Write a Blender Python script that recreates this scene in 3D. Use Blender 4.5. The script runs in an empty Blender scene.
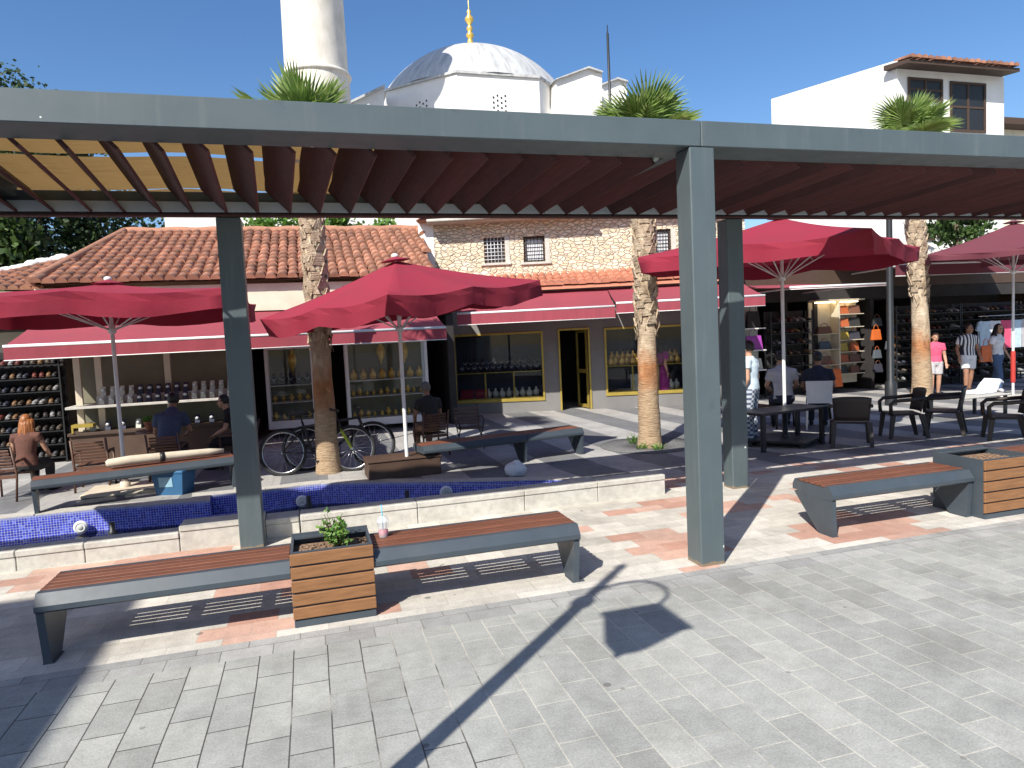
import bpy, bmesh, math, random
from mathutils import Vector, Matrix
random.seed(7)
R = math.radians
S = bpy.context.scene
COL = S.collection
# ------------------------------------------------------------------ camera, sky, sun, exposure
CAMH, FPX = 1.86, 688.0
PITCH, ROLL, YAW = 0.0674851, 0.0473023, 0.2824310
_fw = Vector((math.sin(YAW)*math.cos(PITCH), math.cos(YAW)*math.cos(PITCH), -math.sin(PITCH)))
_ri = Vector((math.cos(YAW), -math.sin(YAW), 0))
_dn = _fw.cross(_ri)
RI = math.cos(ROLL)*_ri + math.sin(ROLL)*_dn
DN = -math.sin(ROLL)*_ri + math.cos(ROLL)*_dn
cam = bpy.data.cameras.new('camera'); camo = bpy.data.objects.new('camera', cam); COL.objects.link(camo)
cam.sensor_width = 36; cam.lens = FPX/1024*36; cam.clip_start = .05; cam.clip_end = 2000
camo.matrix_world = Matrix(((RI.x, -DN.x, -_fw.x, 0), (RI.y, -DN.y, -_fw.y, 0), (RI.z, -DN.z, -_fw.z, CAMH), (0, 0, 0, 1)))
S.camera = camo
SUN_EL, SUN_TRAVEL = R(42.2), R(45)           # light travels towards +X +Y
w = bpy.data.worlds.new('World'); S.world = w; w.use_nodes = True
wn = w.node_tree.nodes; wl = w.node_tree.links
bg = wn['Background']; sky = wn.new('ShaderNodeTexSky'); sky.sky_type = 'NISHITA'; sky.sun_disc = False
sky.sun_elevation = SUN_EL; sky.sun_rotation = R(225); sky.altitude = 0; sky.air_density = 1.0; sky.dust_density = .9; sky.ozone_density = 3.0
hsv = wn.new('ShaderNodeHueSaturation'); hsv.inputs['Saturation'].default_value = 1.2; hsv.inputs['Hue'].default_value = .504; wl.new(sky.outputs[0], hsv.inputs['Color']); wl.new(hsv.outputs[0], bg.inputs[0]); bg.inputs[1].default_value = 0.10
sl = bpy.data.lights.new('sun', 'SUN'); so = bpy.data.objects.new('sun', sl); COL.objects.link(so)
sl.energy = 4.6; sl.angle = R(.53); sl.color = (1, .95, .86)
sd = Vector((math.cos(SUN_TRAVEL)*math.cos(SUN_EL), math.sin(SUN_TRAVEL)*math.cos(SUN_EL), -math.sin(SUN_EL)))
so.rotation_euler = sd.to_track_quat('-Z', 'Y').to_euler(); so.location = (-20, -20, 25)
S.view_settings.view_transform = 'Standard'; S.view_settings.look = 'None'
S.view_settings.exposure = 0.69; S.view_settings.gamma = 1; S.view_settings.use_curve_mapping = False

# ------------------------------------------------------------------ pixel -> world helpers (survey of the photograph)
def ray(px, py): return RI*((px-512)/FPX) + DN*((py-384)/FPX) + _fw
def at(px, py, Y):
    d = ray(px, py); return Vector((0, 0, CAMH)) + d*(Y/d.y)
def gnd(px, py, z=0):
    d = ray(px, py); return Vector((0, 0, CAMH)) + d*((z-CAMH)/d.z)
class Frame:                                   # a vertical facade plane with local (u, depth, z)
    def __init__(s, x, y, deg): s.o = Vector((x, y, 0)); s.a = R(deg); s.u = Vector((math.cos(s.a), math.sin(s.a), 0)); s.n = Vector((-math.sin(s.a), math.cos(s.a), 0))
    def hit(s, px, py, off=0):
        d = ray(px, py); o = Vector((0, 0, CAMH)); t = ((s.o + s.n*off - o).dot(s.n))/d.dot(s.n); p = o + d*t
        return (p-s.o).dot(s.u), p.z
    def rect(s, x0, y0, x1, y1, off=0):        # pixel rectangle -> u0,u1,z0,z1
        c = [s.hit(x, y, off) for x, y in ((x0, y0), (x1, y0), (x0, y1), (x1, y1))]
        return (c[0][0]+c[2][0])/2, (c[1][0]+c[3][0])/2, (c[2][1]+c[3][1])/2, (c[0][1]+c[1][1])/2
    def p(s, u, d, z): return s.o + s.u*u + s.n*d + Vector((0, 0, z))

# ------------------------------------------------------------------ materials
def new_mat(name):
    m = bpy.data.materials.new(name); m.use_nodes = True; t = m.node_tree
    return m, t, t.nodes['Principled BSDF'], t.links
def mth(t, op, a, b=None, c=None):
    n = t.nodes.new('ShaderNodeMath'); n.operation = op
    for i, v in enumerate((a, b, c)):
        if v is None: continue
        if isinstance(v, (int, float)): n.inputs[i].default_value = v
        else: t.links.new(v, n.inputs[i])
    return n.outputs[0]
def mixc(t, f, a, b, mode='MIX'):
    n = t.nodes.new('ShaderNodeMix'); n.data_type = 'RGBA'; n.blend_type = mode
    for i, v in ((0, f), (6, a), (7, b)):
        if isinstance(v, (int, float)): n.inputs[i].default_value = v
        elif isinstance(v, (tuple, list)): n.inputs[i].default_value = (*v[:3], 1)
        else: t.links.new(v, n.inputs[i])
    return n.outputs[2]
def noise(t, scale, detail=4, coord=None, rough=.6, dim='3D'):
    n = t.nodes.new('ShaderNodeTexNoise'); n.inputs['Scale'].default_value = scale; n.inputs['Detail'].default_value = detail; n.inputs['Roughness'].default_value = rough
    if coord is not None: t.links.new(coord, n.inputs['Vector'])
    return n.outputs['Fac']
def ramp(t, f, stops, interp='LINEAR'):
    n = t.nodes.new('ShaderNodeValToRGB'); n.color_ramp.interpolation = interp; e = n.color_ramp.elements
    while len(e) < len(stops): e.new(.5)
    for k, (p, c) in enumerate(stops): e[k].position = p; e[k].color = (*c[:3], 1) if isinstance(c, (tuple, list)) else (c, c, c, 1)
    t.links.new(f, n.inputs[0]); return n.outputs[0]
def coords(t, kind='Object', scale=None):
    if kind == 'World': o = t.nodes.new('ShaderNodeNewGeometry').outputs['Position']
    else: o = t.nodes.new('ShaderNodeTexCoord').outputs[kind]
    if scale is not None:
        mp = t.nodes.new('ShaderNodeMapping'); mp.inputs['Scale'].default_value = scale; t.links.new(o, mp.inputs['Vector']); o = mp.outputs[0]
    return o
def bump(t, h, strength, dist=.01):
    n = t.nodes.new('ShaderNodeBump'); n.inputs['Strength'].default_value = strength; n.inputs['Distance'].default_value = dist
    t.links.new(h, n.inputs['Height']); return n.outputs[0]
def mat(name, col, col2=None, rough=.6, scale=6, stretch=(1, 1, 1), bmp=0, bscale=40, metal=0, island=0, objrand=0, spec=.5, dirt=0, coat=0):
    m, t, b, l = new_mat(name)
    co = coords(t, 'Object', stretch)
    c2 = col2 or tuple(c*.72 for c in col)
    f = ramp(t, noise(t, scale, 5, co), [(.3, 0), (.7, 1)])
    c = mixc(t, f, col, c2)
    if island or objrand:
        src = t.nodes.new('ShaderNodeNewGeometry').outputs['Random Per Island'] if island else t.nodes.new('ShaderNodeObjectInfo').outputs['Random']
        k = island or objrand
        v = mth(t, 'MULTIPLY_ADD', src, 2*k, 1-k)
        hs = t.nodes.new('ShaderNodeHueSaturation'); l.new(v, hs.inputs['Value']); l.new(c, hs.inputs['Color']); c = hs.outputs[0]
    if dirt:
        d = ramp(t, noise(t, 2.3, 6, coords(t, 'World')), [(.52, 0), (.75, 1)])
        c = mixc(t, mth(t, 'MULTIPLY', d, dirt), c, (.25, .22, .18))
    l.new(c, b.inputs['Base Color'])
    rn = noise(t, scale*3, 3, co); l.new(mth(t, 'MULTIPLY_ADD', rn, .25, rough-.12), b.inputs['Roughness'])
    b.inputs['Metallic'].default_value = metal; b.inputs['Specular IOR Level'].default_value = spec
    if coat: b.inputs['Coat Weight'].default_value = coat
    if bmp: l.new(bump(t, noise(t, bscale, 4, co), bmp), b.inputs['Normal'])
    return m
def fabric(name, col, trans=.13):
    m, t, b, l = new_mat(name)
    co = coords(t); c = mixc(t, ramp(t, noise(t, 1.6, 5, co), [(.3, 0), (.75, 1)]), col, tuple(x*.82+.01 for x in col))
    l.new(c, b.inputs['Base Color']); b.inputs['Roughness'].default_value = .85; b.inputs['Specular IOR Level'].default_value = .25
    l.new(bump(t, mth(t, 'ADD', noise(t, 4, 5, co), mth(t, 'MULTIPLY', noise(t, 1.2, 2, coords(t, 'Object', (1, 1, .3))), 1.5)), .2, .045), b.inputs['Normal'])
    tr = t.nodes.new('ShaderNodeBsdfTranslucent'); l.new(c, tr.inputs[0])
    mx = t.nodes.new('ShaderNodeMixShader'); mx.inputs[0].default_value = trans
    l.new(b.outputs[0], mx.inputs[1]); l.new(tr.outputs[0], mx.inputs[2]); l.new(mx.outputs[0], t.nodes['Material Output'].inputs[0])
    return m
def glassy(name, tint=(1, 1, 1), refl=1.0, rough=.02):
    m, t, b, l = new_mat(name); t.nodes.remove(b)
    tr = t.nodes.new('ShaderNodeBsdfTransparent'); tr.inputs[0].default_value = (*tint, 1)
    gl = t.nodes.new('ShaderNodeBsdfGlossy'); gl.inputs['Roughness'].default_value = rough
    fr = t.nodes.new('ShaderNodeFresnel'); fr.inputs[0].default_value = 1.45
    mx = t.nodes.new('ShaderNodeMixShader'); l.new(mth(t, 'MULTIPLY', fr.outputs[0], refl), mx.inputs[0])
    l.new(tr.outputs[0], mx.inputs[1]); l.new(gl.outputs[0], mx.inputs[2]); l.new(mx.outputs[0], t.nodes['Material Output'].inputs[0])
    return m
def palette(name, cols, rough=.5):
    m, t, b, l = new_mat(name)
    r = t.nodes.new('ShaderNodeObjectInfo').outputs['Random']
    c = ramp(t, r, [(i/len(cols), c) for i, c in enumerate(cols)], 'CONSTANT')
    c = mixc(t, noise(t, 14, 3, coords(t)), c, (.02, .02, .02), 'MIX') if False else mixc(t, mth(t, 'MULTIPLY', noise(t, 14, 3, coords(t)), .5), c, (.05, .05, .05))
    l.new(c, b.inputs['Base Color']); b.inputs['Roughness'].default_value = rough
    return m

def ground_material():
    m, t, b, l = new_mat('paving')
    P = coords(t, 'World'); sx = t.nodes.new('ShaderNodeSeparateXYZ'); l.new(P, sx.inputs[0]); X, Y = sx.outputs[0], sx.outputs[1]
    wob = noise(t, .8, 2, P); X2 = mth(t, 'MULTIPLY_ADD', wob, .03, X); Y2 = mth(t, 'MULTIPLY_ADD', wob, .03, Y)
    def blocks(a, c, wa, wc, off, ph, mort):       # long axis a, rows along c -> (joint mask, per-block random)
        row = mth(t, 'FLOOR', mth(t, 'DIVIDE', c, wc))
        sh = t.nodes.new('ShaderNodeTexWhiteNoise'); sh.noise_dimensions = '1D'; l.new(row, sh.inputs['W'])
        aa = mth(t, 'ADD', mth(t, 'DIVIDE', a, wa), mth(t, 'ADD', mth(t, 'MULTIPLY', mth(t, 'MODULO', mth(t, 'ABSOLUTE', row), 2), off), mth(t, 'MULTIPLY', sh.outputs[0], ph)))
        ia = mth(t, 'FLOOR', aa)
        fa = mth(t, 'ABSOLUTE', mth(t, 'SUBTRACT', mth(t, 'FRACT', aa), .5)); fc = mth(t, 'ABSOLUTE', mth(t, 'SUBTRACT', mth(t, 'FRACT', mth(t, 'DIVIDE', c, wc)), .5))
        ja = mth(t, 'GREATER_THAN', fa, .5-mort/wa); jc = mth(t, 'GREATER_THAN', fc, .5-mort/wc)
        cv = t.nodes.new('ShaderNodeCombineXYZ'); l.new(ia, cv.inputs[0]); l.new(row, cv.inputs[1])
        wnz = t.nodes.new('ShaderNodeTexWhiteNoise'); wnz.noise_dimensions = '3D'; l.new(cv.outputs[0], wnz.inputs['Vector'])
        return ja, jc, wnz.outputs[0], cv.outputs[0]
    # front: grey granite setts in columns running away from the camera
    ja, jc, rnd, _ = blocks(Y2, X2, .34, .197, .5, .05, .0036)
    g = ramp(t, rnd, [(0, (.305, .305, .285)), (.12, (.33, .335, .315)), (.5, (.35, .355, .335)), (.88, (.375, .378, .352)), (1, (.41, .41, .38))])
    jn = ramp(t, mth(t, 'ADD', mth(t, 'MULTIPLY', mth(t, 'SUBTRACT', X, .6), .16), noise(t, 1.3, 4, P)), [(.4, (.085, .08, .075)), (.56, (.50, .48, .42))])
    g = mixc(t, jc, g, jn); g = mixc(t, ja, g, jn)
    # middle: warm pale blocks with drifts of rose granite
    ja2, jc2, rnd2, cell = blocks(X, Y, .33, .205, .5, 0, .003)
    cr = ramp(t, rnd2, [(0, (.50, .47, .42)), (.5, (.58, .55, .49)), (1, (.66, .62, .56))])
    sc = t.nodes.new('ShaderNodeMapping'); sc.inputs['Scale'].default_value = (.30, .24, 1); sc.inputs['Location'].default_value = (3.1, .7, 0); l.new(cell, sc.inputs[0])
    redm = mth(t, 'GREATER_THAN', noise(t, 1.0, 1, sc.outputs[0]), .553)
    rd = ramp(t, rnd2, [(0, (.48, .27, .205)), (1, (.60, .40, .32))])
    cr = mixc(t, redm, cr, rd)
    jm2 = mth(t, 'MAXIMUM', ja2, jc2); cr = mixc(t, mth(t, 'MULTIPLY', jm2, .5), cr, (.34, .30, .25))
    # one soldier course between both
    ja4, jc4, rnd4, _ = blocks(X2, Y2, .31, .197, .5, .1, .0035)
    g4 = ramp(t, rnd4, [(0, (.30, .30, .295)), (1, (.42, .415, .40))]); g4 = mixc(t, mth(t, 'MAXIMUM', ja4, jc4), g4, (.2, .19, .175))
    g = mixc(t, mth(t, 'GREATER_THAN', Y, 4.36), g, g4)
    base = mixc(t, mth(t, 'GREATER_THAN', Y, 4.61), g, cr)
    # back: grey slabs in lighter and darker bands
    ja3, jc3, rnd3, _ = blocks(Y, X, .62, .33, .5, .2, .003)
    band = mth(t, 'GREATER_THAN', mth(t, 'FRACT', mth(t, 'DIVIDE', mth(t, 'ADD', X, .55), 1.32)), .52)
    bk = mixc(t, band, (.17, .175, .185), (.43, .42, .40))
    bk = mixc(t, mth(t, 'MULTIPLY', rnd3, .3), bk, (.27, .27, .27)); bk = mixc(t, mth(t, 'MULTIPLY', mth(t, 'MAXIMUM', ja3, jc3), .6), bk, (.12, .12, .12))
    base = mixc(t, mth(t, 'GREATER_THAN', Y, 7.85), base, bk)
    # stains, speckle, grime
    st = ramp(t, noise(t, 1.1, 7, P, .65), [(.45, 1), (.72, .74)]); base = mixc(t, 1, base, st, 'MULTIPLY')
    sp = ramp(t, noise(t, 90, 2, P), [(.3, .82), (.7, 1.12)]); base = mixc(t, 1, base, sp, 'MULTIPLY')
    sp2 = ramp(t, noise(t, 9, 6, P, .7), [(.35, 1.08), (.62, .9)]); base = mixc(t, 1, base, sp2, 'MULTIPLY')
    spot = t.nodes.new('ShaderNodeTexVoronoi'); spot.inputs['Scale'].default_value = 1.9; l.new(P, spot.inputs['Vector'])
    sm = mth(t, 'MULTIPLY', mth(t, 'LESS_THAN', spot.outputs['Distance'], .045), .6); base = mixc(t, sm, base, (.09, .08, .075))
    sv = t.nodes.new('ShaderNodeTexVoronoi'); sv.inputs['Scale'].default_value = 5.5; l.new(P, sv.inputs['Vector']); svc = t.nodes.new('ShaderNodeSeparateColor'); l.new(sv.outputs['Color'], svc.inputs[0])
    base = mixc(t, mth(t, 'MULTIPLY', mth(t, 'MULTIPLY', mth(t, 'LESS_THAN', sv.outputs['Distance'], .075), mth(t, 'GREATER_THAN', svc.outputs[0], .8)), .5), base, (.12, .11, .10))
    base = mixc(t, mth(t, 'MULTIPLY', ramp(t, noise(t, .55, 5, P, .7), [(.52, 0), (.68, 1)]), .22), base, (.17, .155, .13))
    l.new(base, b.inputs['Base Color']); b.inputs['Roughness'].default_value = .72; b.inputs['Specular IOR Level'].default_value = .35
    jj = mth(t, 'MAXIMUM', ja, jc); inv = mth(t, 'SUBTRACT', 1, jj); hh = mth(t, 'ADD', inv, mth(t, 'MULTIPLY', noise(t, 60, 5, P), .5))
    l.new(bump(t, hh, .35, .006), b.inputs['Normal'])
    return m
def stone_material():
    m, t, b, l = new_mat('rubble_stone'); P = coords(t, 'Object', (1, 1, 1.9))
    dst = t.nodes.new('ShaderNodeMixRGB') if False else None
    nz = t.nodes.new('ShaderNodeTexNoise'); nz.inputs['Scale'].default_value = 3; l.new(P, nz.inputs['Vector'])
    off = t.nodes.new('ShaderNodeVectorMath'); off.operation = 'MULTIPLY_ADD'; l.new(nz.outputs['Color'], off.inputs[0]); off.inputs[1].default_value = (.16, .16, .16); l.new(P, off.inputs[2])
    v = t.nodes.new('ShaderNodeTexVoronoi'); v.feature = 'DISTANCE_TO_EDGE'; v.inputs['Scale'].default_value = 6.0; l.new(off.outputs[0], v.inputs['Vector'])
    v2 = t.nodes.new('ShaderNodeTexVoronoi'); v2.inputs['Scale'].default_value = 6.0; l.new(off.outputs[0], v2.inputs['Vector'])
    sc = t.nodes.new('ShaderNodeSeparateColor'); l.new(v2.outputs['Color'], sc.inputs[0])
    c = ramp(t, sc.outputs[0], [(0, (.62, .48, .32)), (.3, (.74, .61, .44)), (.6, (.78, .69, .54)), (.85, (.66, .49, .34)), (1, (.80, .74, .62))])
    c = mixc(t, mth(t, 'MULTIPLY', noise(t, 25, 5, P), .5), c, (.5, .42, .32))
    j = ramp(t, v.outputs['Distance'], [(.02, .8), (.09, 0)]); c = mixc(t, j, c, (.70, .63, .51))
    l.new(c, b.inputs['Base Color']); b.inputs['Roughness'].default_value = .9
    hgt = ramp(t, v.outputs['Distance'], [(0, 0), (.12, 1)]); l.new(bump(t, hgt, .9, .05), b.inputs['Normal'])
    return m
def mosaic_material():
    m, t, b, l = new_mat('blue_mosaic'); P = coords(t, 'World'); s = t.nodes.new('ShaderNodeSeparateXYZ'); l.new(P, s.inputs[0])
    k = .032
    nm = t.nodes.new('ShaderNodeNewGeometry'); ns = t.nodes.new('ShaderNodeSeparateXYZ'); l.new(nm.outputs['Normal'], ns.inputs[0])
    flat = mth(t, 'GREATER_THAN', mth(t, 'ABSOLUTE', ns.outputs[2]), .6)
    side = mth(t, 'GREATER_THAN', mth(t, 'ABSOLUTE', ns.outputs[0]), .75)
    uu = mth(t, 'ADD', mth(t, 'MULTIPLY', s.outputs[0], mth(t, 'SUBTRACT', 1, side)), mth(t, 'MULTIPLY', s.outputs[1], side))
    vv = mth(t, 'ADD', mth(t, 'MULTIPLY', s.outputs[2], mth(t, 'SUBTRACT', 1, flat)), mth(t, 'MULTIPLY', s.outputs[1], flat))
    a = mth(t, 'DIVIDE', uu, k); c = mth(t, 'DIVIDE', vv, k)
    fa = mth(t, 'ABSOLUTE', mth(t, 'SUBTRACT', mth(t, 'FRACT', a), .5)); fc = mth(t, 'ABSOLUTE', mth(t, 'SUBTRACT', mth(t, 'FRACT', c), .5))
    j = mth(t, 'GREATER_THAN', mth(t, 'MAXIMUM', fa, fc), .43)
    cv = t.nodes.new('ShaderNodeCombineXYZ'); l.new(mth(t, 'FLOOR', a), cv.inputs[0]); l.new(mth(t, 'FLOOR', c), cv.inputs[1])
    wz = t.nodes.new('ShaderNodeTexWhiteNoise'); l.new(cv.outputs[0], wz.inputs['Vector'])
    col = ramp(t, wz.outputs[0], [(0, (.03, .035, .34)), (.5, (.04, .055, .50)), (.85, (.08, .11, .62)), (1, (.16, .21, .72))])
    zb = mth(t, 'LESS_THAN', mth(t, 'ABSOLUTE', mth(t, 'ADD', s.outputs[2], .13)), .016)
    j = mth(t, 'MAXIMUM', j, mth(t, 'MULTIPLY', zb, .35))
    col = mixc(t, j, col, (.42, .45, .55)); l.new(col, b.inputs['Base Color']); b.inputs['Roughness'].default_value = .18
    return m
def reed_material():
    m, t, b, l = new_mat('reed'); P = coords(t, 'World', (1, 60, 1)); Q = coords(t, 'World', (55, 1, 1))
    f = noise(t, 3, 4, P); c = ramp(t, f, [(.25, (.19, .11, .04)), (.5, (.36, .225, .085)), (.75, (.46, .30, .13))])
    c = mixc(t, mth(t, 'MULTIPLY', noise(t, 1.2, 3, Q), .45), c, (.22, .13, .05))
    tr = t.nodes.new('ShaderNodeBsdfTranslucent'); l.new(c, tr.inputs[0]); df = t.nodes.new('ShaderNodeBsdfDiffuse'); l.new(c, df.inputs[0])
    mx = t.nodes.new('ShaderNodeMixShader'); mx.inputs[0].default_value = .42; l.new(df.outputs[0], mx.inputs[1]); l.new(tr.outputs[0], mx.inputs[2])
    l.new(mx.outputs[0], t.nodes['Material Output'].inputs[0]); return m
def trunk_material():
    m, t, b, l = new_mat('palm_bark'); P = coords(t, 'Object'); s = t.nodes.new('ShaderNodeSeparateXYZ'); l.new(P, s.inputs[0])
    Q = coords(t, 'Object', (3, 3, 26)); f = noise(t, 2.2, 5, Q)
    low = ramp(t, f, [(.3, (.22, .14, .08)), (.5, (.42, .295, .18)), (.7, (.55, .42, .28))]); low = mixc(t, mth(t, 'MULTIPLY', noise(t, 7, 6, P), .55), low, (.24, .17, .11))
    up = ramp(t, noise(t, 9, 5, coords(t, 'Object', (1, 1, .5))), [(.3, (.23, .16, .10)), (.55, (.47, .37, .26)), (.75, (.60, .50, .37))])
    mid = ramp(t, noise(t, 6, 5, coords(t, 'Object', (1, 1, .35))), [(.3, (.20, .085, .035)), (.55, (.38, .17, .07)), (.75, (.45, .27, .15))]); z = mth(t, 'MULTIPLY_ADD', noise(t, 3.2, 5, P), .9, mth(t, 'SUBTRACT', s.outputs[2], .28))
    c = mixc(t, ramp(t, mth(t, 'DIVIDE', z, 4), [(.26, 0), (.36, 1)]), low, mid)
    c = mixc(t, ramp(t, mth(t, 'DIVIDE', z, 4), [(.40, 0), (.50, 1)]), c, up)
    l.new(c, b.inputs['Base Color']); b.inputs['Roughness'].default_value = .9
    l.new(bump(t, mth(t, 'ADD', f, noise(t, 12, 5, P)), .8, .03), b.inputs['Normal']); return m
def leaf_material(name, c1, c2, c3, trans=.3):
    m, t, b, l = new_mat(name); r = t.nodes.new('ShaderNodeNewGeometry').outputs['Random Per Island']
    c = ramp(t, r, [(0, c1), (.5, c2), (1, c3)]); l.new(c, b.inputs['Base Color']); b.inputs['Roughness'].default_value = .55
    tr = t.nodes.new('ShaderNodeBsdfTranslucent'); l.new(c, tr.inputs[0]); mx = t.nodes.new('ShaderNodeMixShader'); mx.inputs[0].default_value = trans
    l.new(b.outputs[0], mx.inputs[1]); l.new(tr.outputs[0], mx.inputs[2]); l.new(mx.outputs[0], t.nodes['Material Output'].inputs[0]); return m
def emis(name, col, k):
    m, t, b, l = new_mat(name); b.inputs['Emission Color'].default_value = (*col, 1); b.inputs['Emission Strength'].default_value = k; b.inputs['Base Color'].default_value = (*col, 1); return m
def dome_material():
    m, t, b, l = new_mat('lead_dome'); P = coords(t, 'Object'); s = t.nodes.new('ShaderNodeSeparateXYZ'); l.new(P, s.inputs[0])
    ang = mth(t, 'ARCTAN2', s.outputs[1], s.outputs[0]); seam = mth(t, 'GREATER_THAN', mth(t, 'ABSOLUTE', mth(t, 'SUBTRACT', mth(t, 'FRACT', mth(t, 'MULTIPLY', ang, 7)), .5)), .46)
    cv = t.nodes.new('ShaderNodeCombineXYZ'); l.new(mth(t, 'MULTIPLY', ang, 9), cv.inputs[0]); l.new(mth(t, 'MULTIPLY', s.outputs[2], .5), cv.inputs[2])
    f = noise(t, 1.5, 6, cv.outputs[0], .7); c = ramp(t, f, [(.3, (.27, .275, .28)), (.5, (.46, .465, .46)), (.72, (.60, .60, .59))])
    c = mixc(t, mth(t, 'MULTIPLY', seam, .35), c, (.3, .3, .3)); l.new(c, b.inputs['Base Color']); b.inputs['Roughness'].default_value = .6; return m

M = {}
M['paving'] = ground_material(); M['stone'] = stone_material(); M['mosaic'] = mosaic_material(); M['reed'] = reed_material(); M['bark'] = trunk_material(); M['dome'] = dome_material()
M['steel0'] = mat('grey_painted_steel', (.098, .130, .142), (.085, .113, .124), .45, 3, bmp=.04, bscale=120, dirt=.12)
def steel_material():
    m, t, b, l = new_mat('grey_painted_steel'); P = coords(t, 'World'); s = t.nodes.new('ShaderNodeSeparateXYZ'); l.new(P, s.inputs[0])
    c = mixc(t, ramp(t, noise(t, 1.6, 6, P), [(.3, 0), (.7, 1)]), (.086, .112, .121), (.070, .092, .101))
    streak = ramp(t, noise(t, 4, 5, coords(t, 'World', (3, 3, .25))), [(.55, 0), (.8, .35)]); c = mixc(t, streak, c, (.17, .185, .185))
    dab = ramp(t, noise(t, 9, 4, coords(t, 'World', (1, 1, .5))), [(.62, 0), (.70, .5)]); c = mixc(t, dab, c, (.06, .075, .08))
    v = t.nodes.new('ShaderNodeTexVoronoi'); v.inputs['Scale'].default_value = 3.4; l.new(P, v.inputs['Vector']); c = mixc(t, mth(t, 'LESS_THAN', v.outputs['Distance'], .040), c, (.62, .62, .58))
    rust = mth(t, 'LESS_THAN', mth(t, 'ADD', s.outputs[2], mth(t, 'MULTIPLY', noise(t, 14, 4, P), .06)), .055); c = mixc(t, mth(t, 'MULTIPLY', rust, .7), c, (.24, .17, .10))
    l.new(c, b.inputs['Base Color']); l.new(mth(t, 'MULTIPLY_ADD', noise(t, 5, 5, P), .3, .33), b.inputs['Roughness'])
    l.new(bump(t, noise(t, 1.1, 3, P), .12, .03), b.inputs['Normal']); return m
M['steel'] = steel_material()
M['slat'] = mat('maroon_stained_wood', (.085, .023, .024), (.048, .014, .014), .6, 5, (8, .6, 8), bmp=.2, bscale=20, objrand=.35)
M['seatwood'] = mat('red_brown_wood', (.20, .075, .04), (.12, .042, .024), .5, 6, (.6, 9, 9), bmp=.2, bscale=15, island=.22)
M['planterwood'] = mat('amber_wood', (.275, .13, .052), (.18, .082, .032), .5, 5, (1, 9, 9), bmp=.2, bscale=15, island=.18)
M['benchsteel'] = mat('slate_painted_steel', (.052, .068, .085), (.045, .058, .072), .45, 3, dirt=.1)
M['litband'] = mat('lit_band_paint', (.40, .46, .50), (.34, .39, .43), .4, 3)  # paler than the beams, sunlight put into the colour
M['stallback'] = mat('olive_panel', (.20, .19, .13), (.15, .14, .10), .8, 2)
M['darksteel'] = mat('dark_metal', (.02, .022, .025), None, .45, 6)
M['soil'] = mat('gravel_soil', (.30, .19, .12), (.14, .09, .06), .95, 40, bmp=1, bscale=60)
M['granite'] = mat('pale_granite', (.54, .52, .47), (.40, .385, .35), .7, 14, bmp=.15, bscale=60, dirt=.7)
M['red'] = fabric('crimson_canvas', (.305, .026, .052)); M['red2'] = fabric('faded_crimson_canvas', (.34, .065, .088), .15); M['plum'] = fabric('plum_canvas', (.17, .045, .062), .15)
M['tile'] = mat('clay_tile', (.44, .21, .13), (.31, .145, .09), .85, 7, bmp=.3, bscale=30, island=.33)
M['coral'] = mat('coral_tile', (.62, .26, .16), (.50, .20, .12), .8, 7, island=.15)
M['plaster'] = mat('white_plaster', (.82, .81, .78), (.72, .70, .66), .85, 1.3, bmp=.08, bscale=18)
M['minaret'] = mat('cream_limewash', (.78, .74, .66), (.60, .56, .48), .85, 2.5, (1, 1, .5), bmp=.15, bscale=14)
M['cream'] = mat('cream_plaster', (.74, .68, .54), (.6, .54, .42), .85, 2)
M['grey'] = mat('taupe_grey_wall', (.19, .185, .18), (.16, .155, .15), .75, 2)
M['gold'] = mat('brass_frame', (.46, .34, .07), (.34, .25, .05), .4, 6, metal=.35)
M['goldleaf'] = mat('gold_metal', (.85, .56, .14), (.7, .45, .1), .3, 6, metal=.45)
M['white'] = mat('white_paint', (.78, .78, .76), (.66, .66, .65), .45, 4)
M['whiteplastic'] = mat('white_plastic', (.75, .76, .78), (.66, .67, .7), .4, 4)
M['black'] = mat('black_plastic', (.012, .012, .014), (.02, .019, .02), .45, 4)
M['brownplastic'] = mat('dark_brown_wicker', (.022, .016, .014), (.035, .026, .022), .5, 60, bmp=.4, bscale=140)
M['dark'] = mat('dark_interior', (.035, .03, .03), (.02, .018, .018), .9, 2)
M['chairwood'] = mat('chair_wood', (.13, .06, .035), (.08, .035, .022), .5, 6, (1, 8, 8), island=.2)
M['brown'] = mat('brown_panel', (.09, .05, .032), (.06, .034, .022), .6, 3)
M['glass'] = glassy('window_glass', (.92, .93, .93), .55); M['water'] = glassy('pool_water', (.84, .88, .97), 1.1, .04); M['cupglass'] = glassy('clear_plastic', (.95, .95, .95), .8, .1)
def hazyplastic():
    m, t, b, l = new_mat('hazy_plastic'); b.inputs['Base Color'].default_value = (.75, .78, .8, 1); b.inputs['Roughness'].default_value = .2; tr = t.nodes.new('ShaderNodeBsdfTransparent'); mx = t.nodes.new('ShaderNodeMixShader'); mx.inputs[0].default_value = .38; l.new(tr.outputs[0], mx.inputs[1]); l.new(b.outputs[0], mx.inputs[2]); l.new(mx.outputs[0], t.nodes['Material Output'].inputs[0]); return m
M['cupglass'] = hazyplastic()
M['gravel'] = mat('grey_gravel', (.20, .20, .20), (.07, .07, .075), .95, 45, bmp=1, bscale=70)
M['pink'] = mat('red_drink', (.65, .05, .10), None, .3, 5); M['straw'] = mat('blue_straw', (.15, .55, .75), None, .4, 5)
M['wood_dark'] = mat('dark_timber', (.075, .045, .03), None, .7, 5, (1, 8, 8))
M['concrete'] = mat('pale_concrete', (.55, .53, .48), None, .85, 8, bmp=.2, bscale=50)
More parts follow.
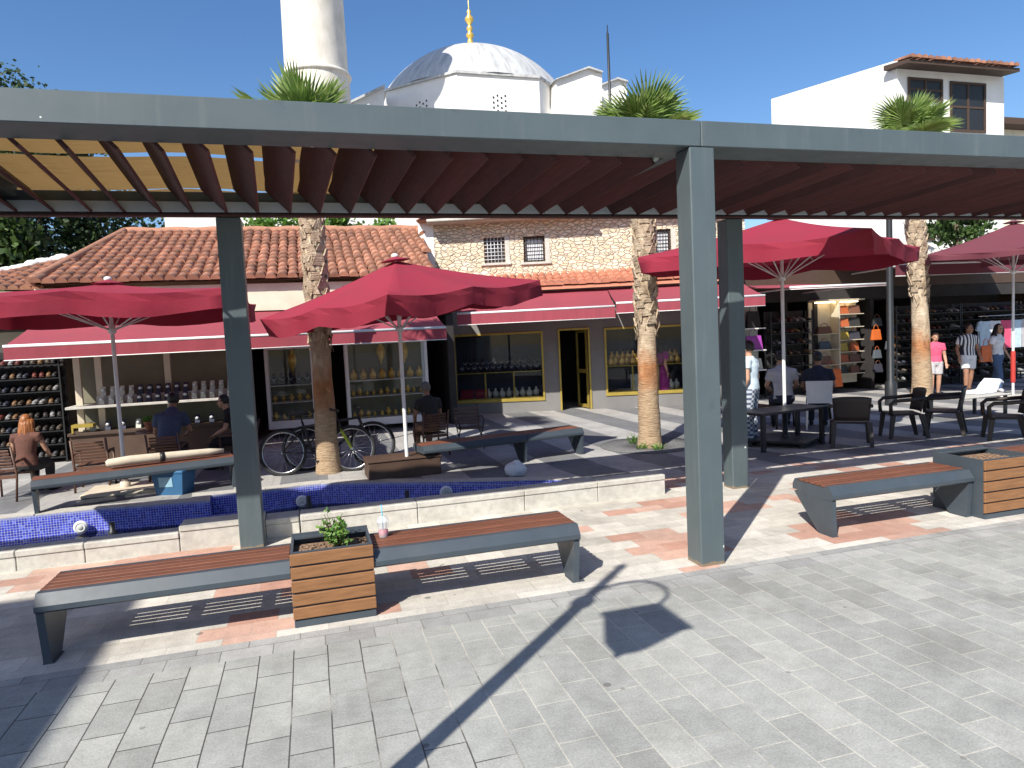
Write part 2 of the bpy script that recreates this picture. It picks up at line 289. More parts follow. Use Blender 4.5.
M['cushion'] = mat('cream_cloth', (.60, .53, .42), (.50, .43, .33), .9, 5, bmp=.2, bscale=20)
M['blue'] = mat('blue_plastic', (.035, .13, .27), (.025, .10, .21), .5, 4); M['lightblue'] = mat('pale_blue_sticker', (.3, .5, .62), None, .5, 4)
M['terracotta'] = mat('terracotta', (.48, .2, .11), None, .8, 6); M['rubber'] = mat('tyre_rubber', (.018, .018, .018), None, .8, 6); M['chrome'] = mat('chrome', (.6, .6, .62), None, .25, 4, metal=.9)
M['lime'] = mat('lime_paint', (.45, .6, .03), None, .4, 4)
M['palmleaf'] = leaf_material('palm_leaf', (.17, .28, .06), (.27, .39, .10), (.42, .49, .20), .42); M['leaf'] = leaf_material('leaf', (.025, .055, .012), (.05, .10, .02), (.09, .15, .035)); M['darkleaf'] = leaf_material('dark_leaf', (.012, .028, .008), (.022, .05, .013), (.05, .085, .025), .2); M['brightleaf'] = leaf_material('bright_leaf', (.06, .15, .02), (.12, .26, .04), (.22, .36, .07))
M['wood_trunk'] = mat('tree_bark', (.12, .09, .06), None, .9, 8, bmp=.5, bscale=25)
M['shoes'] = palette('shoe_leather', [(.015, .015, .017), (.05, .03, .02), (.09, .09, .1), (.02, .025, .05), (.3, .3, .3), (.03, .02, .02), (.16, .03, .02), (.08, .06, .04), (.02, .02, .02), (.22, .12, .05)])
M['bags'] = palette('bag_leather', [(.45, .10, .02), (.03, .03, .05), (.5, .36, .04), (.16, .06, .03), (.04, .07, .10), (.02, .02, .02), (.35, .05, .04), (.10, .12, .14)])
M['silver'] = mat('watch_silver', (.72, .74, .74), (.5, .52, .52), .3, 20, metal=.3); M['pillow'] = mat('pale_display_pad', (.55, .57, .5), None, .7, 6); M['navypad'] = mat('navy_display_pad', (.02, .025, .06), None, .6, 6)
M['warmpanel'] = mat('warm_shop_panel', (.62, .55, .42), None, .6, 2); M['orange'] = mat('orange_leather', (.62, .13, .02), None, .5, 5); M['purple'] = mat('purple_nylon', (.35, .05, .38), None, .5, 5)
M['lampglow'] = emis('shop_lamp', (1, .78, .45), 6)
M['skin'] = mat('skin', (.48, .27, .18), (.42, .23, .15), .6, 9); M['tan'] = mat('tanned_skin', (.34, .17, .105), None, .6, 9)
def cloth(name, c): return mat(name, c, None, .9, 7, bmp=.3, bscale=9)
M['c_blue'] = cloth('slate_blue_cotton', (.055, .075, .14)); M['c_black'] = cloth('black_cotton', (.014, .013, .015)); M['c_white'] = cloth('white_cotton', (.72, .74, .78)); M['c_grey'] = cloth('pale_grey_cotton', (.50, .48, .50)); M['c_navy'] = cloth('navy_cotton', (.02, .024, .045)); M['c_pink'] = cloth('pink_cotton', (.75, .10, .20)); M['c_purple'] = cloth('purple_cotton', (.42, .04, .26)); M['c_jeans'] = cloth('denim', (.06, .11, .22)); M['c_sky'] = cloth('pale_blue_cotton', (.55, .68, .78)); M['c_dark'] = cloth('charcoal_cotton', (.03, .028, .03)); M['c_brown'] = cloth('brown_cotton', (.13, .055, .04)); M['c_tan'] = cloth('tan_cotton', (.45, .25, .15))
def stripes(name, axis, period, a, bcol):
    m, t, b, l = new_mat(name); s = t.nodes.new('ShaderNodeSeparateXYZ'); l.new(coords(t), s.inputs[0])
    f = mth(t, 'GREATER_THAN', mth(t, 'FRACT', mth(t, 'DIVIDE', s.outputs[axis], period)), .5)
    if axis == 0 and name.startswith('check'):
        g = mth(t, 'GREATER_THAN', mth(t, 'FRACT', mth(t, 'DIVIDE', s.outputs[2], period)), .5); f = mth(t, 'ABSOLUTE', mth(t, 'SUBTRACT', f, g))
    l.new(mixc(t, f, a, bcol), b.inputs['Base Color']); b.inputs['Roughness'].default_value = .9; return m
M['c_stripe'] = stripes('striped_cotton', 0, .07, (.03, .035, .06), (.7, .7, .7)); M['c_check'] = stripes('checked_cotton', 0, .08, (.07, .09, .15), (.42, .46, .52))
M['h_dark'] = mat('dark_hair', (.015, .011, .009), None, .5, 30, (1, 1, .2)); M['h_red'] = mat('auburn_hair', (.36, .13, .035), (.2, .07, .02), .45, 30, (1, 1, .15), bmp=.5, bscale=40); M['h_grey'] = mat('grey_hair', (.16, .14, .13), None, .6, 30)

# ------------------------------------------------------------------ mesh builder and object helpers
class MB:
    def __init__(s): s.bm = bmesh.new(); s.mats = []
    def _mi(s, m):
        if m is None: return 0
        if m not in s.mats: s.mats.append(m)
        return s.mats.index(m)
    def face(s, pts, m=None):
        f = s.bm.faces.new([s.bm.verts.new(p) for p in pts]); f.material_index = s._mi(m); return f
    def box(s, c, d, M4=None, m=None, bev=0):
        vs = bmesh.ops.create_cube(s.bm, size=1)['verts']
        bmesh.ops.scale(s.bm, vec=d, verts=vs)
        if bev:
            es = list({e for v in vs for e in v.link_edges}); r = bmesh.ops.bevel(s.bm, geom=es, offset=min(bev, min(d)*.45), segments=1, affect='EDGES', profile=.5)
            vs = list({v for f in r['faces'] for v in f.verts} | {v for v in vs if v.is_valid})
        if M4 is not None: bmesh.ops.transform(s.bm, matrix=M4, verts=vs)
        bmesh.ops.translate(s.bm, vec=Vector(c), verts=vs)
        mi = s._mi(m)
        for f in {f for v in vs for f in v.link_faces}: f.material_index = mi
        return s
    def box2(s, a, b, m=None, bev=0):
        return s.box([(a[i]+b[i])/2 for i in range(3)], [abs(b[i]-a[i]) for i in range(3)], None, m, bev)
    def tube(s, pts, rad, n=8, m=None, cap=True, ell=None, up=None):
        pts = [Vector(p) for p in pts]; N = len(pts); rr = rad if isinstance(rad, (list, tuple)) else [rad]*N
        mi = s._mi(m); rings = []; prev = None
        for i, p in enumerate(pts):
            d = (pts[min(i+1, N-1)]-pts[max(i-1, 0)]).normalized()
            if prev is None:
                a = Vector(up) if up else (Vector((0, 0, 1)) if abs(d.z) < .9 else Vector((1, 0, 0)))
                x = (a - d*a.dot(d)).normalized()
            else: x = (prev - d*prev.dot(d)).normalized()
            prev = x; y = d.cross(x); r = rr[i]; rx, ry = (r if isinstance(r, (tuple, list)) else (r, r))
            rings.append([s.bm.verts.new(p + x*(math.cos(2*math.pi*k/n)*rx) + y*(math.sin(2*math.pi*k/n)*ry)) for k in range(n)])
        for i in range(N-1):
            for k in range(n):
                f = s.bm.faces.new((rings[i][k], rings[i][(k+1) % n], rings[i+1][(k+1) % n], rings[i+1][k])); f.material_index = mi; f.smooth = True
        if cap:
            for ring, rev in ((rings[0], True), (rings[-1], False)):
                f = s.bm.faces.new(list(reversed(ring)) if rev else ring); f.material_index = mi
        return s
    def lathe(s, prof, c=(0, 0, 0), n=16, m=None, smooth=True):
        mi = s._mi(m); c = Vector(c); rings = []
        for r, z in prof:
            if r < 1e-5: rings.append([s.bm.verts.new(c+Vector((0, 0, z)))])
            else: rings.append([s.bm.verts.new(c+Vector((r*math.cos(2*math.pi*k/n), r*math.sin(2*math.pi*k/n), z))) for k in range(n)])
        for a, b in zip(rings, rings[1:]):
            for k in range(n):
                k2 = (k+1) % n
                if len(a) == 1 and len(b) == 1: continue
                if len(a) == 1: f = s.bm.faces.new((a[0], b[k2], b[k]))
                elif len(b) == 1: f = s.bm.faces.new((a[k], a[k2], b[0]))
                else: f = s.bm.faces.new((a[k], a[k2], b[k2], b[k]))
                f.material_index = mi; f.smooth = smooth
        return s
    def prism(s, poly, z0, z1, m=None, M4=None):
        mi = s._mi(m); tr = (lambda v: M4 @ Vector(v)) if M4 is not None else Vector
        lo = [s.bm.verts.new(tr((x, y, z0))) for x, y in poly]; hi = [s.bm.verts.new(tr((x, y, z1))) for x, y in poly]; n = len(poly)
        fs = [s.bm.faces.new(list(reversed(lo))), s.bm.faces.new(hi)] + [s.bm.faces.new((lo[i], lo[(i+1) % n], hi[(i+1) % n], hi[i])) for i in range(n)]
        for f in fs: f.material_index = mi
        return s
    def hull8(s, a, b, m=None):                     # a, b: two quads of 4 points each
        mi = s._mi(m); A = [s.bm.verts.new(p) for p in a]; B = [s.bm.verts.new(p) for p in b]
        fs = [s.bm.faces.new(list(reversed(A))), s.bm.faces.new(B)] + [s.bm.faces.new((A[i], A[(i+1) % 4], B[(i+1) % 4], B[i])) for i in range(4)]
        for f in fs: f.material_index = mi
        return s
    def ball(s, c, r, m=None, n=10, sc=(1, 1, 1)):
        vs = bmesh.ops.create_uvsphere(s.bm, u_segments=n, v_segments=max(5, n*2//3), radius=r)['verts']
        bmesh.ops.scale(s.bm, vec=sc, verts=vs); bmesh.ops.translate(s.bm, vec=Vector(c), verts=vs); mi = s._mi(m)
        for f in {f for v in vs for f in v.link_faces}: f.material_index = mi; f.smooth = True
        return s
    def build(s, name, m=None, parent=None, loc=None, rz=0, fix=True):
        if fix: bmesh.ops.recalc_face_normals(s.bm, faces=s.bm.faces)
        me = bpy.data.meshes.new(name); s.bm.to_mesh(me); s.bm.free()
        for x in (s.mats if s.mats else [m]): me.materials.append(x if not isinstance(x, str) else M[x])
        o = bpy.data.objects.new(name, me); COL.objects.link(o)
        if parent is not None: o.parent = parent
        if loc is not None: o.location = loc
        if rz: o.rotation_euler.z = rz
        return o
class MBM(MB):                                     # builder whose materials are given by key per shape
    pass
def tag(o, label=None, cat=None, group=None, kind=None):
    for k, v in (('label', label), ('category', cat), ('group', group), ('kind', kind)):
        if v: o[k] = v
    return o
def thing(name, loc, label, cat, rz=0, group=None):
    o = bpy.data.objects.new(name, None); o.empty_display_size = .2; COL.objects.link(o); o.location = loc; o.rotation_euler.z = rz
    return tag(o, label, cat, group)
def dup(o, loc=None, rz=None, label=None, group=None, parent=None):
    c = o.copy(); COL.objects.link(c)
    if parent is not None: c.parent = parent
    for ch in list(o.children): dup(ch, parent=c)
    if loc is not None: c.location = loc
    if rz is not None: c.rotation_euler.z = rz
    if label: c['label'] = label
    if group: c['group'] = group
    return c
def Rz(a): return Matrix.Rotation(a, 4, 'Z')
def Rx(a): return Matrix.Rotation(a, 4, 'X')
def Ry(a): return Matrix.Rotation(a, 4, 'Y')
#PART2
LOW = -.12                                        # the plaza behind the pool lies a little lower
def G(px, py): return gnd(px, py, LOW)
# ------------------------------------------------------------------ setting: ground with the pool's opening
POOL = [(-7, 7.2), (3.6, 7.2), (3.74, 7.6), (3.1, 8.5), (1.63, 9.4), (.65, 9.93), (.02, 10.2), (-.27, 10.2), (-.72, 10.1), (-1.44, 10.16), (-1.40, 9.8), (-2.82, 10.02), (-3.5, 10.02), (-7, 9.97)]
def gz(y): return 0 if y <= 7.25 else LOW*min(1, (y-7.25)/2.3)
def ground():
    bm = bmesh.new()
    ys = [-120, 7.25, 9.55, 400]; xs = [-300, 300]
    # front strip
    def quad(x0, x1, y0, y1):
        bm.faces.new([bm.verts.new((x, y, gz(y))) for x, y in ((x0, y0), (x1, y0), (x1, y1), (x0, y1))])
    quad(-300, 300, -120, 7.2); quad(4.0, 300, 7.2, 7.25)
    # strip with the pool and everything behind it, triangulated round the hole
    outer = [(-7, 7.2)] + [(-300, 7.2), (-300, 400), (300, 400), (300, 7.2), (4.0, 7.2), (3.6, 7.2)]
    inner = POOL[1:]
    def strip(poly):
        vs = [bm.verts.new((x, y, gz(y))) for x, y in poly]
        es = [bm.edges.new((vs[i], vs[(i+1) % len(vs)])) for i in range(len(vs))]
        bmesh.ops.triangle_fill(bm, use_beauty=True, edges=es)
    # left of pool tip down to the near line, then right slope, then far plaza
    strip([(3.6, 7.2), (4.0, 7.2), (4.0, 9.6), (1.3, 9.6)] + [(1.63, 9.4), (3.1, 8.5), (3.74, 7.6)])
    quad(4.0, 300, 7.25, 9.6)
    strip([(1.3, 9.6), (300, 9.6), (300, 400), (-300, 400), (-300, 9.97)] + list(reversed(POOL[5:])))
    strip([(-300, 9.97), (-7, 9.97), (-7, 7.2), (-300, 7.2)])
    bmesh.ops.recalc_face_normals(bm, faces=bm.faces)
    for f in bm.faces:
        if f.normal.z < 0: f.normal_flip()
    me = bpy.data.meshes.new('ground'); bm.to_mesh(me); bm.free(); me.materials.append(M['paving'])
    o = bpy.data.objects.new('ground', me); COL.objects.link(o); o['kind'] = 'structure'
ground()
# ------------------------------------------------------------------ fountain pool
pool = thing('fountain_pool', (0, 7.2, 0), 'sunken blue mosaic pool behind the low pale granite wall', 'pool')
def off(b): return b
PO = Vector((0, -7.2, 0))
b = MB(); n = len(POOL)
for i in range(n):
    (x0, y0), (x1, y1) = POOL[i], POOL[(i+1) % n]
    b.face([Vector((x0, y0, gz(y0)+.005))+PO, Vector((x1, y1, gz(y1)+.005))+PO, Vector((x1, y1, -.72))+PO, Vector((x0, y0, -.72))+PO])
b.prism([(x, y-7.2) for x, y in POOL], -.80, -.72)
b.box2((-1.45, 8.75-7.2, -.72), (-1.05, 9.78-7.2, -.30), None, .02)
b.build('mosaic_basin', M['mosaic'], pool, fix=False)
def wallseg(xs, y0, y1, h, cop=.012):
    for x0, x1 in zip(xs, xs[1:]):
        b = MB(); b.box2((x0+.003, y0-7.2, -.05), (x1-.003, y1-7.2, h-.06), None, .006); b.box2((x0+.002, y0-cop-7.2, h-.059), (x1-.002, y1+.01-7.2, h), None, .008)
        b.build('wall_block', M['granite'], pool)
wallseg([-7, -5.6, -4.4, -3.35, -2.62, -2.08, -1.29], 7.0, 7.2, .185)
wallseg([-1.29, -.53], 7.0, 7.24, .245); wallseg([-.53, -.21], 7.06, 7.3, .2)
wallseg([-.20, .95, 2.1, 2.95, 3.78], 6.96, 7.19, .225)
back = [Vector((x, y, 0)) for x, y in POOL[2:]]; offs = []   # coping along the back edge, mitred at the corners
for i, p in enumerate(back):
    d0 = (p-back[i-1]).normalized() if i else (back[1]-p).normalized(); d1 = (back[i+1]-p).normalized() if i+1 < len(back) else d0
    n0, n1 = Vector((d0.y, -d0.x, 0)), Vector((d1.y, -d1.x, 0)); mt_ = (n0+n1).normalized(); offs.append(p+mt_*min(.4, .24/max(.55, mt_.dot(n0))))
for i in range(len(back)-1):
    q = [back[i], back[i+1], offs[i+1], offs[i]]; c_ = sum(q, Vector())/4
    q = [c_+(p-c_)*.992 for p in q]
    b = MB(); b.hull8([p+Vector((0, 0, gz(p.y)-.05))+PO for p in q], [p+Vector((0, 0, gz(p.y)+.018))+PO for p in q]); b.build('coping_stone', M['granite'], pool)
def poollight(px, py, y):
    p = at(px, py, y); b = MB(); b.lathe([(.085, 0), (.085, .02), (.06, .03), (.03, .032), (0, .032)], n=20)
    o = b.build('pool_light', M['whiteplastic'], pool, p+PO); o.rotation_euler.x = R(90)
    b = MB(); b.lathe([(.062, .0285), (.062, .034), (.052, .036), (.05, .031)], n=20); b.lathe([(.034, .033), (.03, .038), (0, .039)], n=16); b.build('lens_ring', M['pillow'], o)
poollight(81, 527, 9.95); poollight(302, 501, 10.14); poollight(446, 492, 8.9)
def nozzle(px, py, y):
    p = at(px, py, y); b = MB(); b.lathe([(.12, 0), (.12, .02), (.04, .03), (.025, .05), (.025, .2), (.04, .21), (.045, .32), (.03, .33), (.03, .42), (0, .42)], n=14)
    b.build('fountain_nozzle', M['darksteel'], pool, Vector((p.x, p.y, -.42))+PO)
nozzle(112, 526, 8.6); nozzle(309, 504, 8.9); nozzle(407, 494, 8.6)
b = MB(); b.prism([(x*.999, y) for x, y in POOL], -.402, -.40); wt = b.build('water', M['water']); wt['kind'] = 'structure'

# ------------------------------------------------------------------ pergola
pg = thing('pergola', (2.93, 4.76, 0), 'long grey steel pergola with maroon louvres and reed mats', 'pergola')
PP = Vector((-2.93, -4.76, 0))
def pbox(name, a, c, m, bev=.006):
    b = MB(); b.box2(Vector(a)+PP, Vector(c)+PP, None, bev); return b.build(name, M[m], pg)
XL, XR, YF, YB, ZF0, ZF1 = -10.0, 12.4, 4.66, 6.80, 3.228, 3.42
pbox('front_beam', (XL, YF, ZF0), (2.925, YF+.35, ZF1), 'steel'); pbox('front_beam', (2.929, YF, ZF0), (XR, YF+.35, ZF1), 'steel')
pbox('rear_beam', (XL, YB+.02, 3.105), (XR, YB+.19, 3.30), 'steel')
pbox('lit_band_strip', (XL, YB-.028, 3.112), (XR, YB+.018, 3.205), 'litband', .003)  # added strip, its pale colour painting a sunlit band along the rear beam
pbox('ledger', (XL, YB-.03, 3.075), (XR, YB+.05, 3.10), 'slat')
for x in (2.825, 8.5): pbox('post', (x, YF+.002, -.02), (x+.212, YF+.213, ZF0-.003), 'steel', .008)
for x in (-6.05, -.745, 4.56, 9.9): pbox('post', (x, YB+.0, -.02), (x+.212, YB+.192, 3.072), 'steel', .008)
for x in (2.931-.106, 8.5, -2.48, -7.8): pbox('cross_beam', (x, YF+.351, 3.24), (x+.2, YB+.018, 3.40), 'steel')
# tilted louvres between the beams
tilt = math.atan2(1, .89); sp = .2735; base = -2.25
sl0 = MB(); sl0.box((0, 0, 0), (.295, YB-YF-.36, .024), None, None, .003); slm = sl0.build('slat', M['slat'], pg)
slz = 3.255; k0 = int((XL-base)/sp)+1; cnt = 0
x = base+k0*sp; slots = []
while x < XR-.2: slots.append(x); x += sp
for i, x in enumerate(slots):
    o = slm if i == 0 else slm.copy()
    if i: COL.objects.link(o); o.parent = pg
    o.location = Vector((x-.09+random.uniform(-.006, .006), (YF+.35+YB)/2, slz)) + PP
    o.rotation_euler = (-.062, tilt+random.uniform(-.05, .05), random.uniform(-.004, .004))
for (y0, y1) in ((5.11, 5.85), (5.915, 6.83), (6.84, 7.48)):       # reed mats sag slightly on the louvres; hidden rear strip added to shade the pool
    b = MB(); nx = 90; rows = []
    for i in range(nx+1):
        xs0 = XL+.05 if y1 < 7 else -5.5; xx = xs0+(XR-.05-xs0)*i/nx; j0 = .018*math.sin(i*1.3)+.012*math.sin(i*.37); j1 = .016*math.sin(i*1.1+2)  # added rear strip starts further right, leaving a patch of sun
        zz = 3.318+.012*math.sin(i*.9); zq = lambda y: .055*max(0, 6.82-y)
        rows.append([Vector((xx, y0+j0, zz+zq(y0)))+PP, Vector((xx, (y0+y1)/2, zz-.012+zq((y0+y1)/2)))+PP, Vector((xx, y1+j1, zz+.003+zq(y1)))+PP])
    for i in range(nx):
        for k in range(2):
            f = b.face([rows[i][k], rows[i+1][k], rows[i+1][k+1], rows[i][k+1]])
    bmesh.ops.remove_doubles(b.bm, verts=b.bm.verts, dist=.0005)
    b.build('reed_mat', M['reed'], pg)

# ------------------------------------------------------------------ benches and planters of one design
def bench(x0, x1, y0, label, legs='LR', loc=None, rz=0, z0=0, h=.44, group='wood topped steel benches'):
    L = x1-x0
    t = thing('bench', loc or (x0, y0, z0), label, 'bench', rz, group)
    b = MB()
    prof = [(.05, h), (0, h-.068), (0, h-.10), (.02, h-.115), (.10, h-.115), (.10, h)]
    M4 = Matrix(((0, 0, 1, 0), (1, 0, 0, 0), (0, 1, 0, 0), (0, 0, 0, 1)))
    b.prism(prof, 0, L, None, M4)
    b.prism([(.52-a, z) for a, z in [(.03, h), (0, h-.05), (0, h-.1), (.06, h-.1), (.06, h)]], .002, L-.002, None, M4)
    b.box2((.001, .101, h-.1165), (.05, .459, h-.016)); b.box2((L-.05, .101, h-.1165), (L-.001, .459, h-.016))
    for k in range(1, int(L/.7)+1): b.box2((k*L/(int(L/.7)+1)-.02, .101, h-.09), (k*L/(int(L/.7)+1)+.02, .459, h-.016))
    b.build('frame', M['benchsteel'], t)
    b = MB(); ns = 5; wd = .355/ns
    for k in range(ns): b.box2((.004, .106+k*wd, h-.014), (L-.004, .106+(k+1)*wd-.02, h+.004), None, .003)
    b.build('seat', M['seatwood'], t)
    for e in legs:
        sx = 0.001 if e == 'L' else L-.046; dx = 1 if e == 'L' else -1
        b = MB(); b.hull8([(sx, .02, h-.117), (sx+.045, .02, h-.117), (sx+.045, .50, h-.117), (sx, .50, h-.117)], [(sx+dx*.015, .03, 0), (sx+dx*.015+.045, .03, 0), (sx+dx*.015+.045, .21, 0), (sx+dx*.015, .21, 0)])
        b.box2((sx+dx*.0-.02+.03*(dx > 0), .03, 0), (sx+.075-.03*(dx > 0)+.03*(dx > 0), .2, .008))
        b.build('leg', M['benchsteel'], t)
    return t
bench(-1.70, -.222, 4.715, 'wood topped steel bench running left from the foreground shrub planter', 'L')
bench(.328, 1.845, 4.715, 'wood topped steel bench with the red drink cup standing on it', 'R')
bench(4.22, 5.79, 4.83, 'wood topped steel bench just right of the tall pergola post', 'LR')
bench(6.46, 8.4, 5.1, 'wood topped steel bench at the right frame edge behind the planter', 'R')
def planter(x0, x1, y0, h, dep, label, nb):
    L = x1-x0
    t = thing('planter_box', (x0, y0, 0), label, 'planter', 0, 'timber clad steel planters'); e = .02
    b = MB()
    b.box2((0, .022, .0), (L, .04, h)); b.box2((0, dep-.02, 0), (L, dep, h+.012)); b.box2((0, .0405, 0), (.018, dep-.0205, h)); b.box2((L-.018, .0405, 0), (L, dep-.0205, h)); b.box2((.02, .042, .02), (L-.02, dep-.022, .04))
    b.box2((.019, dep-.09, h-.012), (L-.019, dep-.0205, h)); b.box2((.002, .004, .002), (L-.002, .021, .045))
    b.build('box', M['benchsteel'], t)
    hb = (h-.05)/nb
    for k in range(nb):
        b = MB(); b.box2((-.004, 0, .05+k*hb+.006), (L+.004, .02, .05+(k+1)*hb-.008), None, .004); b.build('board', M['planterwood'], t)
    b = MB(); b.box2((.02, .042, .05), (L-.02, dep-.022, h-.06))
    for k in range(260):
        r = random.uniform(.006, .014); b.box((random.uniform(.035, L-.035), random.uniform(.055, dep-.11), h-.06+r*.6), (r*1.6, r*1.3, r), Rz(random.random()*6) @ Rx(random.uniform(-.6, .6)))
    b.build('soil', M['soil'], t)
    return t
planter(-.215, .322, 4.70, .505, .47, 'amber timber planter with a small green shrub between foreground benches', 5)
planter(5.80, 6.42, 4.73, .545, .55, 'amber timber planter without a shrub at the right frame edge', 5)
# shrub in the planter
sh = thing('shrub', (.10, 4.90, .45), 'small bright green leafy shrub growing in the foreground planter', 'plant')
st = MB(); lf = MB()
for k in range(38):
    a = random.random()*6.28; r = random.uniform(.03, .12); hh = random.uniform(.06, .2); top = Vector((r*math.cos(a)-.01, r*math.sin(a)*.8, hh))
    if k < 2: top = Vector((-.06-.02*k, .02, .24))
    st.tube([(0, 0, -.02), top*.5+Vector((0, 0, .01)), top], [.005, .004, .002], 5)
    for q in range(11):
        c = top*random.uniform(.35, 1.08); v = Vector((random.gauss(0, 1), random.gauss(0, 1), random.gauss(.4, .7))).normalized(); s_ = random.uniform(.012, .024)
        u = v.orthogonal().normalized()*s_*.55; tip = c+v*s_*2
        lf.face([c, c+v*s_+u, tip, c+v*s_-u])
st.build('stem', M['wood_trunk'], sh); lf.build('foliage', M['brightleaf'], sh)
# drink cup
cp = thing('drink_cup', (.43, 5.06, .4445), 'clear plastic cup of red drink with blue straw on the bench', 'cup')
b = MB(); b.lathe([(.026, 0), (.031, .05), (.034, .095), (.038, .10), (.038, .104), (.034, .115), (.022, .135), (.012, .142)], n=18); b.build('cup', M['cupglass'], cp)
b = MB(); b.lathe([(0, .003), (.0245, .003), (.0285, .045), (0, .046)], n=16); b.build('drink', M['pink'], cp)
b = MB(); b.tube([(.0, 0, .02), (.0, .004, .14), (-.003, .008, .21)], .0035, 8); b.build('straw', M['straw'], cp); cp.scale = (1.22, 1.22, 1.12)

# ------------------------------------------------------------------ street lamp behind the camera whose shadow lies on the paving
def lantern_lamp(loc, label, h, ang, arm=.49, group=None):
    t = thing('street_lamp', loc, label, 'lamp', ang, group)
    b = MB(); b.lathe([(.11, 0), (.11, .25), (.06, .32), (.055, 1.2), (.048, h-.86), (.075, h-.84), (.075, h-.76), (.042, h-.72), (.036, h-.12), (.05, h-.1), (.0, h)], n=16); b.build('pole', M['darksteel'], t)
    pts = [(.03, 0, h-.55), (.12, 0, h-.40), (.22, 0, h-.325), (.34, 0, h-.31), (.45, 0, h-.38), (.51, 0, h-.50), (.50, 0, h-.64), (arm, 0, h-.78)]
    b = MB(); b.tube(pts, .016, 8); b.build('arm', M['darksteel'], t)
    ln = thing('lantern', (arm, 0, h-.78), None, None); ln.parent = t
    b = MB(); b.lathe([(0, 0), (.05, -.03), (.31, -.13), (.31, -.15)], n=4, smooth=False)
    b.lathe([(.10, -.50), (.11, -.53), (.04, -.57), (.018, -.64), (0, -.66)], n=4, smooth=False)
    for k in range(4):
        a = k*math.pi/2; b.tube([(.27*math.cos(a), .27*math.sin(a), -.145), (.11*math.cos(a), .11*math.sin(a), -.51)], .012, 5)
    b.build('lantern_frame', M['darksteel'], ln)
    b = MB(); b.lathe([(.255, -.152), (.10, -.50)], n=4, smooth=False); b.build('lantern_pane', M['whiteplastic'], ln)
    return t
lantern_lamp((-1.026, 1.641, 0), 'lantern street lamp whose curled arm shadow falls on the foreground paving', 4.305, R(-45))
# ------------------------------------------------------------------ buildings behind
def tiles(b, x0, x1, eave, ridge, dx=.215, course=.34, r=.105, hipL=None, hipR=None):
    """rows of barrel tiles; eave(x), ridge(x) -> (y, z) world points of each column"""
    nx = int((x1-x0)/dx)
    for i in range(nx+1):
        x = x0+i*dx; (ya, za), (yb, zb) = eave(x), ridge(x)
        d = Vector((0, yb-ya, zb-za)); L = d.length
        if L < .25: continue
        d.normalize(); n = Vector((0, -d.z, d.y)); nc = max(1, int(L/course)); sag = random.uniform(-.01, .01)
        for j in range(nc):
            s0 = L*j/nc-.02; s1 = L*(j+1)/nc+.05; jx = random.uniform(-.014, .014); jr = random.uniform(.92, 1.08); ring = []
            for s_, rr, up in ((s0, r*1.06*jr, .018), (s1, r*.86*jr, -.004)):
                c = Vector((x+jx, ya, za)) + d*s_ + n*(up+sag-.02*math.sin(math.pi*s_/L))
                ring.append([b.bm.verts.new(c + Vector((math.cos(a)*rr, 0, 0)) + n*(math.sin(a)*rr)) for a in (0, .63, 1.26, 1.89, 2.51, 3.14)])
            for k in range(5):
                f = b.bm.faces.new((ring[0][k], ring[0][k+1], ring[1][k+1], ring[1][k])); f.smooth = True
            b.bm.faces.new(ring[0])
# --- left row of shops under one old tiled roof
YW = 16.0
lb = thing('shop_building', (-2.5, YW, LOW), 'low shop building under the long old clay tiled roof at left', 'building')
LO = Vector((2.5, -YW, -LOW))
eL = at(30, 284, 15.4); eR = at(432, 275, 15.4); rL = at(125, 233, 19.8); rR = at(417, 230, 19.8)
def ez(x): return eL.z+(eR.z-eL.z)*(x-eL.x)/(eR.x-eL.x)
def rz_(x): return rL.z+(rR.z-rL.z)*(x-rL.x)/(rR.x-rL.x)
def rdg(x):
    if x >= rL.x: return (19.8, rz_(x))
    k = max(0, (x-eL.x)/(rL.x-eL.x)); return (15.4+4.4*k, ez(x)+(rz_(rL.x)-ez(x))*k)
b = MB(); tiles(b, eL.x+.1, rR.x+.12, lambda x: (15.4, ez(x)) if x <= eR.x else (15.4+4.4*min(.97, (x-eR.x)/(rR.x+.13-eR.x)), ez(eR.x)+(rR.z-ez(eR.x))*min(.97, (x-eR.x)/(rR.x+.13-eR.x))), rdg); bmesh.ops.translate(b.bm, vec=LO, verts=b.bm.verts)
rf = b.build('roof', M['tile'], lb, fix=False)
b = MB()                                          # deck under the tiles, back slope and hip side
A = [Vector((eL.x, 15.42, ez(eL.x)-.03)), Vector((eR.x, 15.42, ez(eR.x)-.03)), Vector((rR.x+.15, 19.8, rR.z-.05)), Vector((rL.x, 19.8, rL.z-.05))]
B = [Vector((eL.x, 24, ez(eL.x)-.2)), Vector((eR.x, 24, ez(eR.x)-.2))]
b.face([p+LO for p in A]); b.face([A[3]+LO, A[2]+LO, B[1]+LO, B[0]+LO]); b.face([A[0]+LO, A[3]+LO, B[0]+LO])
b.build('roof_deck', M['tile'], rf)
b = MB(); b.tube([Vector((rL.x+t*(rR.x+.1-rL.x), 19.8, rL.z+t*(rR.z-rL.z)+.03+.015*math.sin(t*50)))+LO for t in [i/40 for i in range(41)]], .11, 8); b.build('ridge_tile', M['tile'], rf)
b = MB(); b.tube([(p+(q-p)*t)+LO+Vector((0, 0, .05)) for p, q in ((eL, rL),) for t in [i/20 for i in range(21)]], .10, 7); b.build('hip_tile', M['tile'], rf)
b = MB()
b.box2((-9.5+2.5, -.42, 2.8), (3.35+2.5, -.22, ez(eL.x)-LOW-.12)); b.box2((-9.5+2.5, .5, 0), (-9.3+2.5, 8, 3.2)); b.box2((-9.5+2.5, 7.8, 0), (3.3+2.5, 8, 3.2))
